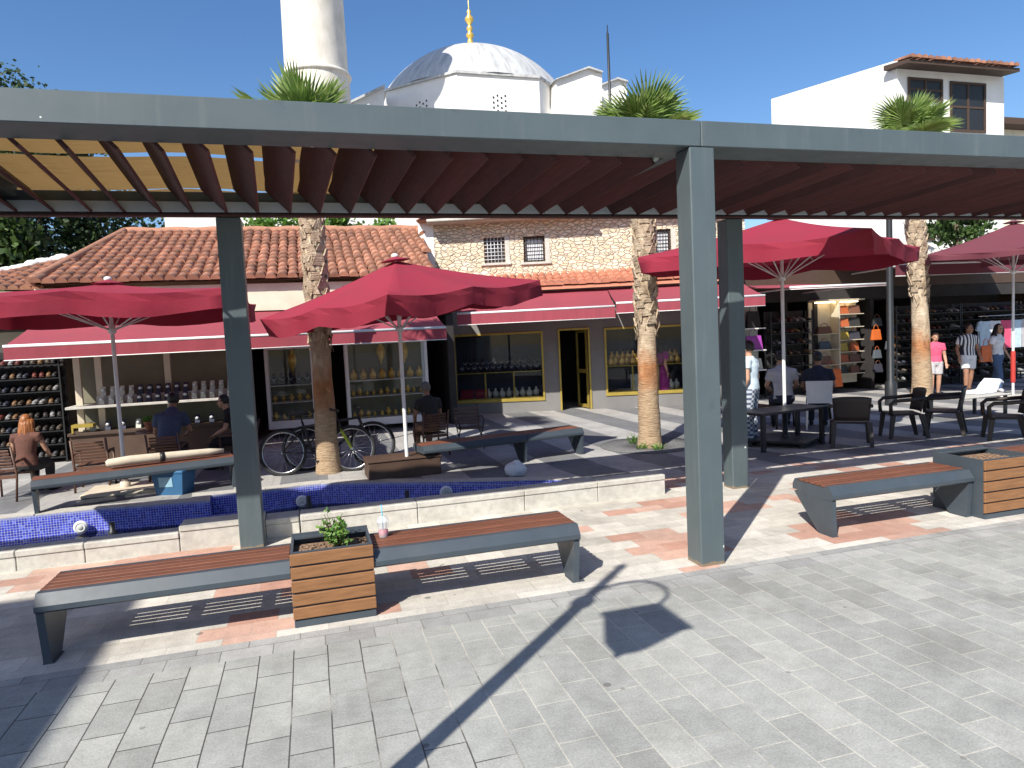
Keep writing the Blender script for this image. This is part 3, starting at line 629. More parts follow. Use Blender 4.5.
b.prism([(eL.x+2.5, ez(eL.x)-LOW-.13), (3.35+2.5, ez(eL.x)-LOW-.13), (3.35+2.5, ez(3.35)-LOW-.08), (eL.x+2.5, ez(eL.x)-LOW-.08)], -.419, -.221, None, Matrix(((1, 0, 0, 0), (0, 0, 1, 0), (0, 1, 0, 0), (0, 0, 0, 1))))
b.build('wall', M['cream'], lb)
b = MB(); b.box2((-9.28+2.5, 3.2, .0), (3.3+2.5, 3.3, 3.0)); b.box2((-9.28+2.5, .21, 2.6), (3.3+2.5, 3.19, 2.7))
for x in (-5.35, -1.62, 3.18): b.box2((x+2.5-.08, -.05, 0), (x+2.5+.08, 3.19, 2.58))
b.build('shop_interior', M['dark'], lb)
# small neighbouring roof with its white mortar ridge
nb = thing('side_roof', (-8, 17, LOW), 'small tiled roof with a ragged white mortar ridge at far left', 'building')
NO = Vector((8, -17, -LOW)); q0, q1 = at(-60, 284, 17.6), at(72, 258, 18.8)
b = MB(); tiles(b, q0.x, q1.x+.3, lambda x: (15.9, 3.25), lambda x: (17.6+.9*(x-q0.x)/(q1.x-q0.x), q0.z+(q1.z-q0.z)*(x-q0.x)/(q1.x-q0.x)-.1)); bmesh.ops.translate(b.bm, vec=NO, verts=b.bm.verts); b.build('roof', M['tile'], nb, fix=False)
b = MB()
for i in range(26):
    t_ = i/25; p = q0+(q1-q0)*t_+NO; b.ball(p+Vector((0, random.uniform(-.05, .05), random.uniform(-.03, .05))), .11*random.uniform(.7, 1.25), None, 7, (1.5, 1, .8))
b.build('mortar_ridge', M['plaster'], nb)
b = MB(); b.box2((-4.5, .3, 0), (q1.x+8.1, 1.2, 3.3)); b.build('wall', M['cream'], nb)

# --- grey jewellery shop with brass framed windows
g0, g1 = G(455, 415), G(735, 403)
FG = Frame(g0.x, g0.y, math.degrees(math.atan2(g1.y-g0.y, g1.x-g0.x)))
gs = thing('jewellery_shop', FG.p(0, 0, LOW), 'taupe grey shop front with brass framed windows and open door', 'building', FG.a)
u0 = FG.hit(447, 350)[0]; u1 = FG.hit(742, 350)[0]; TOPZ = 3.25-LOW
W1 = list(FG.rect(456, 335, 542, 399)); DR = list(FG.rect(561, 330, 589, 407)); W2 = list(FG.rect(607, 328, 684, 391))
for r in (W1, DR, W2): r[2] -= LOW; r[3] -= LOW
DR[2] = 0.02
b = MB(); xs = [u0, W1[0], W1[1], DR[0], DR[1], W2[0], W2[1], u1]
b.box2((xs[0], 0, 0), (xs[1], .25, TOPZ)); b.box2((xs[2], 0, 0), (xs[3], .25, TOPZ)); b.box2((xs[4], 0, 0), (xs[5], .25, TOPZ)); b.box2((xs[6], 0, 0), (xs[7], .25, TOPZ))
for r in (W1, W2): b.box2((r[0], .0, 0), (r[1], .25, r[2])); b.box2((r[0], .0, r[3]), (r[1], .25, TOPZ))
b.box2((DR[0], 0, DR[3]), (DR[1], .25, TOPZ)); b.build('wall', M['grey'], gs)
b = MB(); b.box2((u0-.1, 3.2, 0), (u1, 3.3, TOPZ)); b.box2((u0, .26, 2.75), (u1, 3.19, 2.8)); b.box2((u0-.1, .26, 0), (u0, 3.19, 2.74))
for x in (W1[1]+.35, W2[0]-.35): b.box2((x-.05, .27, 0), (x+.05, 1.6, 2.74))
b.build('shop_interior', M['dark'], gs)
def shopwin(r, n):
    f = 0.055; b = MB()
    b.box2((r[0]-f, -.03, r[2]-f*1.6), (r[1]+f, .05, r[2]), None, .006); b.box2((r[0]-f, -.03, r[3]), (r[1]+f, .05, r[3]+f), None, .006)
    b.box2((r[0]-f, -.029, r[2]+.001), (r[0], .05, r[3]-.001), None, .006); b.box2((r[1], -.029, r[2]+.001), (r[1]+f, .05, r[3]-.001), None, .006)
    o = b.build('window', M['gold'], gs)
    b = MB(); b.box2((r[0]+.001, .012, r[2]+.001), (r[1]-.001, .018, r[3]-.001)); b.build('pane', M['glass'], o)
    h = r[2]+(r[3]-r[2])*.42
    b = MB(); b.box2((r[0]+.01, .06, h-.02), (r[1]-.01, .75, h)); b.box2((r[0]+.01, .06, r[2]), (r[1]-.01, .75, r[2]+.02))
    for k in range(1, n): x = r[0]+(r[1]-r[0])*k/n; b.box2((x-.02, .06, r[2]+.021), (x+.02, .1, h-.021))
    b.build('display_shelf', M['gold'], o)
    b = MB(); b.box2((r[0]-.1, .78, r[2]-.1), (r[1]+.1, .82, r[3]+.1))
    for k in range(7): x = r[0]+(r[1]-r[0])*(k+.5)/7; b.box2((x-.012, .755, h+.05), (x+.012, .775, r[3]))
    b.build('display_back', M['navypad'], o); return h
hW1 = shopwin(W1, 3); hW2 = shopwin(W2, 3)
b = MB(); f = .05
b.box2((DR[0]-f, -.03, 0), (DR[0], .06, DR[3]), None, .006); b.box2((DR[1], -.03, 0), (DR[1]+f, .06, DR[3]), None, .006); b.box2((DR[0]-f, -.031, DR[3]+.001), (DR[1]+f, .06, DR[3]+f), None, .006)
b.build('door_frame', M['gold'], gs)
b = MB(); M4 = Rz(R(68)); w_ = DR[1]-DR[0]-.1                 # door leaf standing open inwards
for (a, c) in (((0, -.02, .03), (.06, .02, 2.1)), ((w_-.06, -.02, .03), (w_, .02, 2.1)), ((.06, -.02, .03), (w_-.06, .02, .12)), ((.06, -.02, 2.02), (w_-.06, .02, 2.1)), ((.06, -.02, .95), (w_-.06, .02, 1.05))):
    b.box2(a, c)
bmesh.ops.transform(b.bm, matrix=Matrix.Translation((DR[1]-.03, .1, 0)) @ Rz(R(112)), verts=b.bm.verts); dl = b.build('door', M['gold'], gs)
b = MB(); b.box2((.06, -.004, .12), (w_-.06, .004, 2.02)); bmesh.ops.transform(b.bm, matrix=Matrix.Translation((DR[1]-.03, .1, 0)) @ Rz(R(112)), verts=b.bm.verts); b.build('pane', M['glass'], dl)
# lean-to coral tile roof over the shop and rubble stone storey behind
ce = FG.hit(560, 285, -.35)[1]; ct = FG.hit(560, 274, 1.0)[1]
b = MB(); tiles(b, u0-.2, u1+.2, lambda x: (-.35, ce-LOW), lambda x: (1.0, ct-LOW), dx=.2, course=.4, r=.1); b.build('lean_to_roof', M['coral'], gs, fix=False)
b = MB(); b.hull8([(u0-.25, -.33, ce-LOW-.1), (u1+.2, -.33, ce-LOW-.1), (u1+.2, 1.0, ct-LOW-.1), (u0-.25, 1.0, ct-LOW-.1)], [(u0-.25, -.33, ce-LOW-.02), (u1+.2, -.33, ce-LOW-.02), (u1+.2, 1.0, ct-LOW-.02), (u0-.25, 1.0, ct-LOW-.02)]); b.build('roof_deck', M['coral'], gs)
SO = 1.0
sb = thing('stone_building', FG.p(0, SO, LOW), 'two storey rubble stone house with small barred windows above the awnings', 'building', FG.a)
s0 = FG.hit(434, 240, SO)[0]; s1 = FG.hit(745, 240, SO)[0]; sz0 = 2.86; sz1 = FG.hit(500, 222, SO)[1]-LOW
wins = [list(FG.rect(*r, SO)) for r in ((484, 237.5, 505, 263), (523.5, 236, 545, 262), (654.5, 229, 671, 254))]
for r in wins: r[2] -= LOW; r[3] -= LOW
b = MB(); xs = [s0]+[x for r in wins for x in (r[0], r[1])]+[s1]
for i in range(0, 8, 2): b.box2((xs[i], 0, sz0), (xs[i+1], .4, sz1))
for r in wins: b.box2((r[0], 0, sz0), (r[1], .4, r[2])); b.box2((r[0], 0, r[3]), (r[1], .4, sz1))
b.box2((s0, .401, 0), (s0+.4, 7, sz1)); b.box2((s1-.4, .401, 0), (s1, 7, sz1)); b.box2((s0, 7.01, 0), (s1, 7.4, sz1)); b.box2((s0+.41, 1.8, 2.5), (s1-.41, 1.9, sz1-.05))
b.build('wall', M['stone'], sb)
for i, r in enumerate(wins):
    b = MB(); f = .06
    for a, c in (((r[0], .06, r[2]), (r[0]+f, .16, r[3])), ((r[1]-f, .06, r[2]), (r[1], .16, r[3])), ((r[0]+f, .061, r[3]-f), (r[1]-f, .16, r[3])), ((r[0]+f, .061, r[2]), (r[1]-f, .16, r[2]+f))): b.box2(a, c)
    wf = b.build('window', M['wood_dark'], sb)
    b = MB(); b.box2((r[0]+f, .12, r[2]+f), (r[1]-f, .13, r[3]-f)); b.build('pane', M['darksteel' if i == 0 else 'whiteplastic'], wf)
    b = MB()
    for k in range(1, 6): x = r[0]+(r[1]-r[0])*k/6; b.tube([(x, .03, r[2]), (x, .03, r[3])], .009, 6)
    for k in range(1, 7): z = r[2]+(r[3]-r[2])*k/7; b.tube([(r[0], .018, z), (r[1], .018, z)], .008, 6)
    b.build('grille', M['whiteplastic' if i == 0 else 'darksteel'], wf)
    b = MB(); b.box2((r[0]-.1, -.06, r[2]-.07), (r[1]+.16, .1, r[2]-.002), None, .01); b.box2((r[1]+.003, -.012, r[2]), (r[1]+.13, .1, r[3])); b.build('sill', M['concrete'], wf)
b = MB(); b.box2((s0-.42, -.015, 0), (s0-.002, 6, sz1+.1)); b.box2((FG.hit(620, 240, SO)[0]-.12, -.10, 2.9), (FG.hit(620, 240, SO)[0]+.12, -.004, sz1-.3)) if False else None
b.build('white_pilaster', M['plaster'], sb)
b = MB(); e1 = FG.hit(592, 224, SO)[0]; b.box2((s0-.1, -.45, sz1+.0), (e1, .3, sz1+.07)); b.tube([(s0-.1, -.5, sz1+.05), (e1, -.5, sz1+.05)], .045, 8); b.build('gutter', M['concrete'], sb)
b = MB(); tiles(b, s0-.3, s1+.2, lambda x: (-.5, sz1+.18), lambda x: (3.6, sz1+1.3)); b.build('roof', M['tile'], sb, fix=False)
b = MB(); b.hull8([(s0-.4, -.4, sz1+.075), (s1+.2, -.4, sz1+.075), (s1+.2, 7.4, sz1+.075), (s0-.4, 7.4, sz1+.075)], [(s0-.4, -.42, sz1+.1), (s1+.2, -.42, sz1+.1), (s1+.2, 3.6, sz1+1.2), (s0-.4, 3.6, sz1+1.2)]); b.build('roof_deck', M['tile'], sb)

# --- awnings
def awning(frame, front, back, pxbar, pxval, ztop, label, mm='red2', zadj=0):
    (a, ya), (c, yc) = frame.hit(*pxbar[0], front), frame.hit(*pxbar[1], front)
    va, vc = frame.hit(*pxval[0], front)[1], frame.hit(*pxval[1], front)[1]
    t = thing('awning', frame.p(a, back, 0), label, 'awning', frame.a, 'crimson shop awnings'); L = c-a; D = front-back
    zb = (ya+yc)/2; zv = (va+vc)/2; dz0, dz1 = (ya-zb)*.5, (yc-zb)*.5
    b = MB(); n = 24; m_ = 6; V = [[None]*(m_+1) for _ in range(n+1)]
    for i in range(n+1):
        for j in range(m_+1):
            s_ = j/m_; V[i][j] = b.bm.verts.new((L*i/n, D*s_, ztop+(zb-ztop)*s_+(dz0+(dz1-dz0)*i/n)*s_-.03*math.sin(math.pi*s_)*(1+.3*math.sin(i*.9))))
    for i in range(n):
        for j in range(m_): f = b.bm.faces.new((V[i][j], V[i+1][j], V[i+1][j+1], V[i][j+1])); f.smooth = True
    b.build('cloth', M[mm], t)
    b = MB(); b.tube([(0, D, zb+dz0), (L, D, zb+dz1)], .028, 8); b.build('front_bar', M['white'], t)
    b = MB(); prev = None
    for i in range(n*2+1):
        k = i/(n*2); z1_ = zb+dz0+(dz1-dz0)*k-.02; y_ = D-.012+.006*math.sin(i*1.9)
        cur = (b.bm.verts.new((L*k, D-.012, z1_)), b.bm.verts.new((L*k, y_, z1_-(zb-zv)+.02)))
        if prev: b.bm.faces.new((prev[0], cur[0], cur[1], prev[1]))
        prev = cur
    v_ = b.build('valance', M[mm], t)
    b = MB(); b.tube([(0, D-.014, zv+dz0), (L, D-.014, zv+dz1)], .009, 6); b.build('hem', M['white'], v_)
    for k in (.12, .88):
        b = MB(); b.tube([(L*k, 0, ztop-.25), (L*k+(.5-k)*.3, D*.5, (ztop+zb)/2-.12), (L*k, D, zb-.02)], .02, 6); b.build('folding_arm', M['white'], t)
FL = Frame(0, YW, 0)
awning(FL, -2.2, -.02, ((3, 347), (446, 327)), ((3, 360), (446, 340)), 2.78, 'long crimson awning over the left shops with a pale front bar')
awning(FG, -1.8, -.02, ((457, 314), (615, 306)), ((457, 325.5), (615, 317.5)), 3.02, 'crimson awning over the grey shop door and window')
awning(FG, -1.9, -.02, ((616, 303.5), (765, 295)), ((616, 314), (765, 305)), 3.02, 'crimson awning right of the shop door behind a palm trunk')
YR = 16.2; FR = Frame(0, YR, 0)
awning(FR, -2.6, -.02, ((790, 288), (886, 283)), ((790, 290), (886, 285)), 2.95, 'crimson awning over the handbag shop in umbrella shade')
awning(FR, -2.2, -.02, ((895, 265), (1060, 259)), ((895, 277), (1060, 270)), 3.45, 'plum crimson awning over the shoe shop at right', 'plum')

# --- right row of shops
rb = thing('shop_row', (17, YR, LOW), 'dark open fronted shops packed with bags and shoes at right', 'building')
b = MB(); x0 = at(742, 350, YR).x-17; b.box2((x0, 0, 2.95), (9, .25, 3.5)); b.box2((x0, 4.5, 0), (9, 4.7, 3.4)); b.box2((8.8, .26, 0), (9, 4.49, 3.4)); b.box2((x0, .26, 3.402), (9, 4.7, 3.5)); b.build('wall', M['wood_dark'], rb)
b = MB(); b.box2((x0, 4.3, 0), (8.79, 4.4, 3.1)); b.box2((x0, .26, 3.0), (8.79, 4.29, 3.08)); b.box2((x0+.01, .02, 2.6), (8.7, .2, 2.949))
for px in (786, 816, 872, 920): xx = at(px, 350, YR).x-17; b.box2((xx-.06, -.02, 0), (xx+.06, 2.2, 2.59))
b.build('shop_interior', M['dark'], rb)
# --- white house with tiled eave far right
YH = 23.0
c0 = at(897, 60, YH); c1 = at(1004, 60, YH); yb = YH+7.9
hz = at(897, 60, YH).z-LOW; hb = at(770, 99, yb).z-LOW
wh = thing('white_house', (c0.x, YH, LOW), 'white plastered house with a red tiled eave and timber window at upper right', 'building'); HW = c1.x-c0.x
wn_ = [[at(x, y, YH) for x, y in ((a, c), (d, e))] for a, c, d, e in ((951, 84, 983, 131), (909, 80, 940, 100.5))]
low = [[at(x, y, YH) for x, y in ((a, c), (d, e))] for a, c, d, e in ((912, 226, 932, 238), (938, 222, 952, 236))]
ops = [(p.x-c0.x, q.x-c0.x, q.z-LOW, p.z-LOW) for p, q in wn_+low]
b = MB()
b.prism([(0, 0), (0, hz), (7.9, hb), (7.9, 0)], 0, .3, None, Matrix(((0, 0, 1, 0), (1, 0, 0, 0), (0, 1, 0, 0), (0, 0, 0, 1))))
b.box2((.302, .0, 0), (HW, .3, hz-.25)); b.box2((HW-.3, .301, 0), (HW, 7.9, hz-.3)); b.box2((.301, 7.6, 0), (HW-.301, 7.9, hz)); b.build('wall', M['plaster'], wh)
for a, c, z0, z1 in ops:
    b = MB(); b.box2((a, -.03, z0), (c, .02, z1)); wf = b.build('window', M['darksteel'], wh)
    b = MB(); f = .1
    for p, q in (((a-f, -.07, z0-f), (a, -.031, z1+f)), ((c, -.07, z0-f), (c+f, -.031, z1+f)), ((a, -.071, z1), (c, -.031, z1+f)), ((a, -.071, z0-f), (c, -.031, z0)), (((a+c)/2-.05, -.06, z0), ((a+c)/2+.05, -.031, z1)), ((a, -.055, (z0+z1)/2-.04), ((a+c)/2-.05, -.031, (z0+z1)/2+.04)), (((a+c)/2+.05, -.055, (z0+z1)/2-.04), (c, -.031, (z0+z1)/2+.04))): b.box2(p, q)
    b.build('frame', M['wood_dark'], wf)
e0, e1_ = at(886, 72, YH-.8), at(1020, 60, YH-.8)
b = MB(); ew = e1_.x-c0.x; ea = -.28; b.hull8([(ea, -.8, hz-.42), (ew, -.8, hz-.42), (ew, .4, hz-.30), (ea, .4, hz-.30)], [(ea, -.8, hz-.28), (ew, -.8, hz-.28), (ew, .4, hz-.1), (ea, .4, hz-.1)]); b.build('eave', M['wood_dark'], wh)
b = MB(); tiles(b, -.12, ew, lambda x: (-.88, hz-.25), lambda x: (7.9, hb+.0) if x > .3 else (-.1, hz-.12), dx=.3, course=.5, r=.13); b.build('roof', M['tile'], wh, fix=False)
nh = thing('far_house', (c1.x+2, 27, LOW), 'dark roofed pale house peeping out right of the white house', 'building')
p = at(1006, 118, 27); q = at(1006, 126, 27)
b = MB(); b.box2((p.x-c1.x-2, .5, 0), (14, 6, q.z-LOW)); b.build('wall', M['cream'], nh)
b = MB(); b.box2((p.x-c1.x-2.5, -.2, q.z-LOW+.002), (15, 6.5, p.z-LOW), None, .05); b.build('roof', M['wood_dark'], nh)

# --- mosque: courtyard wall, body, drum, dome, minaret
YM = 38.0
cx = at(472, 75, YM).x
mq = thing('mosque', (cx, YM, LOW), 'white mosque with a grey lead dome and golden finial', 'mosque')
MO = Vector((-cx, -YM, -LOW))
RD = 5.45; zc = at(472, 71.5, YM-RD*.93).z-LOW
angs = [R(-90-67+45*k) for k in range(8)]; octa = [(RD*math.cos(a), RD*math.sin(a)) for a in angs]
b = MB(); b.prism(octa, zc-4.6, zc-.12); b.build('drum', M['plaster'], mq)
b = MB(); b.prism([(x*1.02, y*1.02) for x, y in octa], zc-.12, zc); b.build('cornice', M['dome'], mq)
zt = at(472, 52, YM).z-LOW; hcap = zt-zc; r0 = 5.2; Rs = (r0*r0+hcap*hcap)/(2*hcap)
b = MB(); prof = [(r0, 0.001)]+[(Rs*math.sin(t_), hcap-Rs+Rs*math.cos(t_)) for t_ in [math.asin(r0/Rs)*(1-i/16) for i in range(1, 17)]]
b.lathe(prof, (0, 0, 0), 48); d_ = b.build('dome', M['dome'], mq, (0, 0, zc+.0))
fs = at(471, 1, YM).z-LOW-zt; k = fs/2.45
b = MB(); b.lathe([(.42*k, -.05), (.30*k, .12*k), (.16*k, .45*k), (.10*k, .62*k), (.20*k, .75*k), (.20*k, .82*k), (.09*k, .95*k), (.16*k, 1.08*k), (.16*k, 1.14*k), (.07*k, 1.28*k), (.22*k, 1.5*k), (.22*k, 1.6*k), (.07*k, 1.8*k), (.12*k, 1.92*k), (.03*k, 2.05*k), (.02*k, 2.5*k), (0, 2.6*k)], (0, 0, zt), 16); b.build('finial', M['goldleaf'], mq)
def pxprism(pts, Y, depth, m, name, parent, O):
    P = [at(x, y, Y) for x, y in pts]; b = MB(); A = [p+O for p in P]; B = [p+O+Vector((0, depth, 0)) for p in P]
    b.face(list(A)); b.face(list(reversed(B)))
    for i in range(len(A)): b.face([A[i], A[(i+1) % len(A)], B[(i+1) % len(A)], B[i]])
    bmesh.ops.remove_doubles(b.bm, verts=b.bm.verts, dist=.0005); return b.build(name, m, parent)
pxprism([(345, 160), (345, 106), (384, 87), (384, 160)], 34.2, 5, M['plaster'], 'wing', mq, MO)
pxprism([(344, 106), (344, 103.5), (385, 84), (385, 86.8)], 34.0, 5.4, M['dome'], 'wing_roof', mq, MO)
pxprism([(552, 160), (556, 80), (589, 68), (602, 72.5), (602, 160)], 33.2, 6, M['plaster'], 'buttress', mq, MO)
pxprism([(555, 79.8), (556, 78.5), (589, 66), (603, 70.8), (603, 72.3), (589, 67.8)], 33.0, 6.4, M['dome'], 'buttress_cap', mq, MO)
pxprism([(602.6, 160), (602.6, 85), (618, 79), (627, 82), (627, 160)], 34.5, 5, M['plaster'], 'buttress', mq, MO)
pxprism([(602.6, 84.8), (602.6, 83.2), (618, 77), (628, 80.2), (628, 81.8), (618, 78.8)], 34.3, 5.4, M['dome'], 'buttress_cap', mq, MO)
b = MB(); a = at(345, 110, 36).x-cx; c = at(627, 110, 36).x-cx; b.box2((a, -3.5, 0), (c, 7, zc-4.5)); b.build('body', M['plaster'], mq)
for k in (7, 0, 1, 2):
    ang = R(-90-67+45*k+22.5); rr = RD*math.cos(R(22.5))+.012; ct_, st_ = math.cos(ang), math.sin(ang); b = MB(); b.box(((rr-.06)*ct_, (rr-.06)*st_, zc-1.6), (.05, .85, 1.25), Rz(ang))
    for i in range(4):
        for j in range(5):
            u_ = (i-1.5)*.2; z_ = zc-1.15-j*.24+(.1 if i % 2 else 0)
            b.box(((rr-.03)*ct_-u_*st_, (rr-.03)*st_+u_*ct_, z_), (.08, .075, .085), Rz(ang))
    b.build('window_grille', M['darksteel'], mq)
YMN = 30.0
mx = at(316, 60, YMN).x; r0 = 30/FPX*31*.975; zr = at(313, 66, YMN-1.2).z-LOW
mt = thing('minaret', (mx, YMN, LOW), 'tall cream round minaret shaft left of the dome', 'minaret')
b = MB(); b.lathe([(r0*1.03, 0), (r0*.985, zr-.1)], n=40); b.lathe([(r0*.965, zr+.05), (r0*.91, zr+7), (r0*1.5, zr+8), (r0*1.5, zr+9), (r0*.8, zr+9.1), (r0*.75, zr+12.5), (0, zr+17)], n=40); b.build('shaft', M['minaret'], mt)
b = MB(); b.lathe([(r0*.96, zr-.12), (r0*1.03, zr-.08), (r0*1.055, zr), (r0*1.03, zr+.07), (r0*.94, zr+.1)], n=40); b.build('ring_moulding', M['minaret'], mt)
cw = thing('courtyard_wall', (at(290, 225, 25).x, 25, LOW), 'tall white wall behind the ridge of the long tiled roof', 'wall')
b = MB(); a = at(165, 225, 25).x-at(290, 225, 25).x; b.box2((a, 0, 0), (a+9.5, .4, 6.9)); b.build('wall', M['plaster'], cw); b = MB(); b.box2((a-.05, -.06, 6.902), (a+9.55, .46, 7.0)); b.build('coping', M['tile'], cw)
fp = at(608.5, 60, 31)
t = thing('thin_mast', (fp.x, 31, LOW), 'thin dark mast rising beside the mosque', 'mast'); ztop = at(608.5, 25, 31).z-LOW
b = MB(); b.lathe([(.09, 0), (.075, ztop*.6), (.06, ztop-.4), (.03, ztop-.38), (.02, ztop), (0, ztop)], n=10); b.build('pole', M['darksteel'], t)
# building behind the camera on the left; its roof corner shades the paving at lower left
bb = thing('corner_building', (-7.85, -.35, 0), 'building whose roof corner shades the paving at lower left', 'building')
b = MB(); b.box2((-14, -12, 0), (0, 0, 7.75)); b.build('wall', M['cream'], bb)
b = MB(); b.box2((-14.3, -12.3, 7.752), (.25, .25, 8.0)); b.build('roof', M['tile'], bb)
for k in range(3):
    b = MB(); b.box2((.002, -3.2-3.2*k, 4.2), (.05, -1.9-3.2*k, 5.8)); b.build('window', M['wood_dark'], bb)

# ------------------------------------------------------------------ trees
def tree(loc, crown, label, mm, nclump, nleaf, ls, name='broadleaf_tree', trunk_r=.25, group=None, seed=1):
    rnd = random.Random(seed); cz, rx, ry, rzz = crown
    t = thing(name, loc, label, 'tree', 0, group)
    b = MB(); pts = [(0, 0, 0), (rnd.uniform(-.1, .1), .05, cz*.3), (rnd.uniform(-.2, .2), 0, cz*.65), (0, 0, cz)]
    b.tube(pts, [trunk_r*1.3, trunk_r, trunk_r*.8, trunk_r*.5], 9)
    cl = []
    for k in range(nclump):
        while True:
            v = Vector((rnd.uniform(-1, 1), rnd.uniform(-1, 1), rnd.uniform(-1, 1)))
            if .25 < v.length < 1: break
        cl.append(Vector((v.x*rx, v.y*ry, cz+v.z*rzz)))
    for c in cl[:9]: b.tube([(0, 0, cz*.55), Vector((0, 0, cz*.75))*.5+c*.5, c], [trunk_r*.4, trunk_r*.25, trunk_r*.08], 6)
    b.build('trunk', M['wood_trunk'], t)
    b = MB(); rc = (rx+rzz)*.5*.36
    for c in cl:
        rr = rc*rnd.uniform(.6, 1.25)
        for q in range(nleaf):
            d = Vector((rnd.gauss(0, 1), rnd.gauss(0, 1), rnd.gauss(0, 1))).normalized()*rr*rnd.random()**.4; p = c+d
            v = (d.normalized()*.6+Vector((rnd.gauss(0, .6), rnd.gauss(0, .6), rnd.gauss(0, .6)))).normalized(); s_ = ls*rnd.uniform(.6, 1.3); u = v.orthogonal().normalized(); w_ = v.cross(u); a = rnd.random()*6.28
            e = (u*math.cos(a)+w_*math.sin(a))*s_; f_ = (w_*math.cos(a)-u*math.sin(a))*s_*.45
            b.face([p-e*.2, p+e*.4+f_, p+e, p+e*.4-f_])
    b.build('crown', M[mm], t, fix=False); return t
lt = at(8, 200, 26)
tree((lt.x, 26, LOW), (6.3, 2.4, 2.4, 4.8), 'tall dark evergreen tree behind the left roof end', 'darkleaf', 110, 210, .14, seed=3)
lt = at(110, 225, 27); tree((lt.x, 27, LOW), (4.4, 2.7, 2.0, 3.0), 'shaded dark tree between the evergreen and the white wall', 'darkleaf', 60, 180, .15, seed=5)
lt = at(-40, 240, 24); tree((lt.x, 24, LOW), (4.0, 2.2, 2.0, 3.2), 'broad sunlit dark green tree at the left frame edge', 'leaf', 60, 140, .19, seed=8)
for i, (px, zz, lb_) in enumerate(((285, 5.3, 'leafy green tree top showing over the roof left of the first palm'), (345, 5.6, 'bright leafy tree top showing over the roof right of the first palm'), (400, 5.2, 'green tree top beside the white gable edge of the stone house'))):
    lt = at(px, 225, 22.5+i*.6); tree((lt.x, 22.5+i*.6, LOW), (zz-.1, 1.15, .9, 1.0), lb_, 'brightleaf', 26, 110, .14, seed=11+i, trunk_r=.14)
lt = at(850, 232, 20); tree((at(956, 228, 21).x, 21, LOW), (5.9, 1.3, .9, 1.1), 'dark green tree top behind the plum umbrella at right', 'leaf', 24, 110, .14, seed=21, trunk_r=.14)

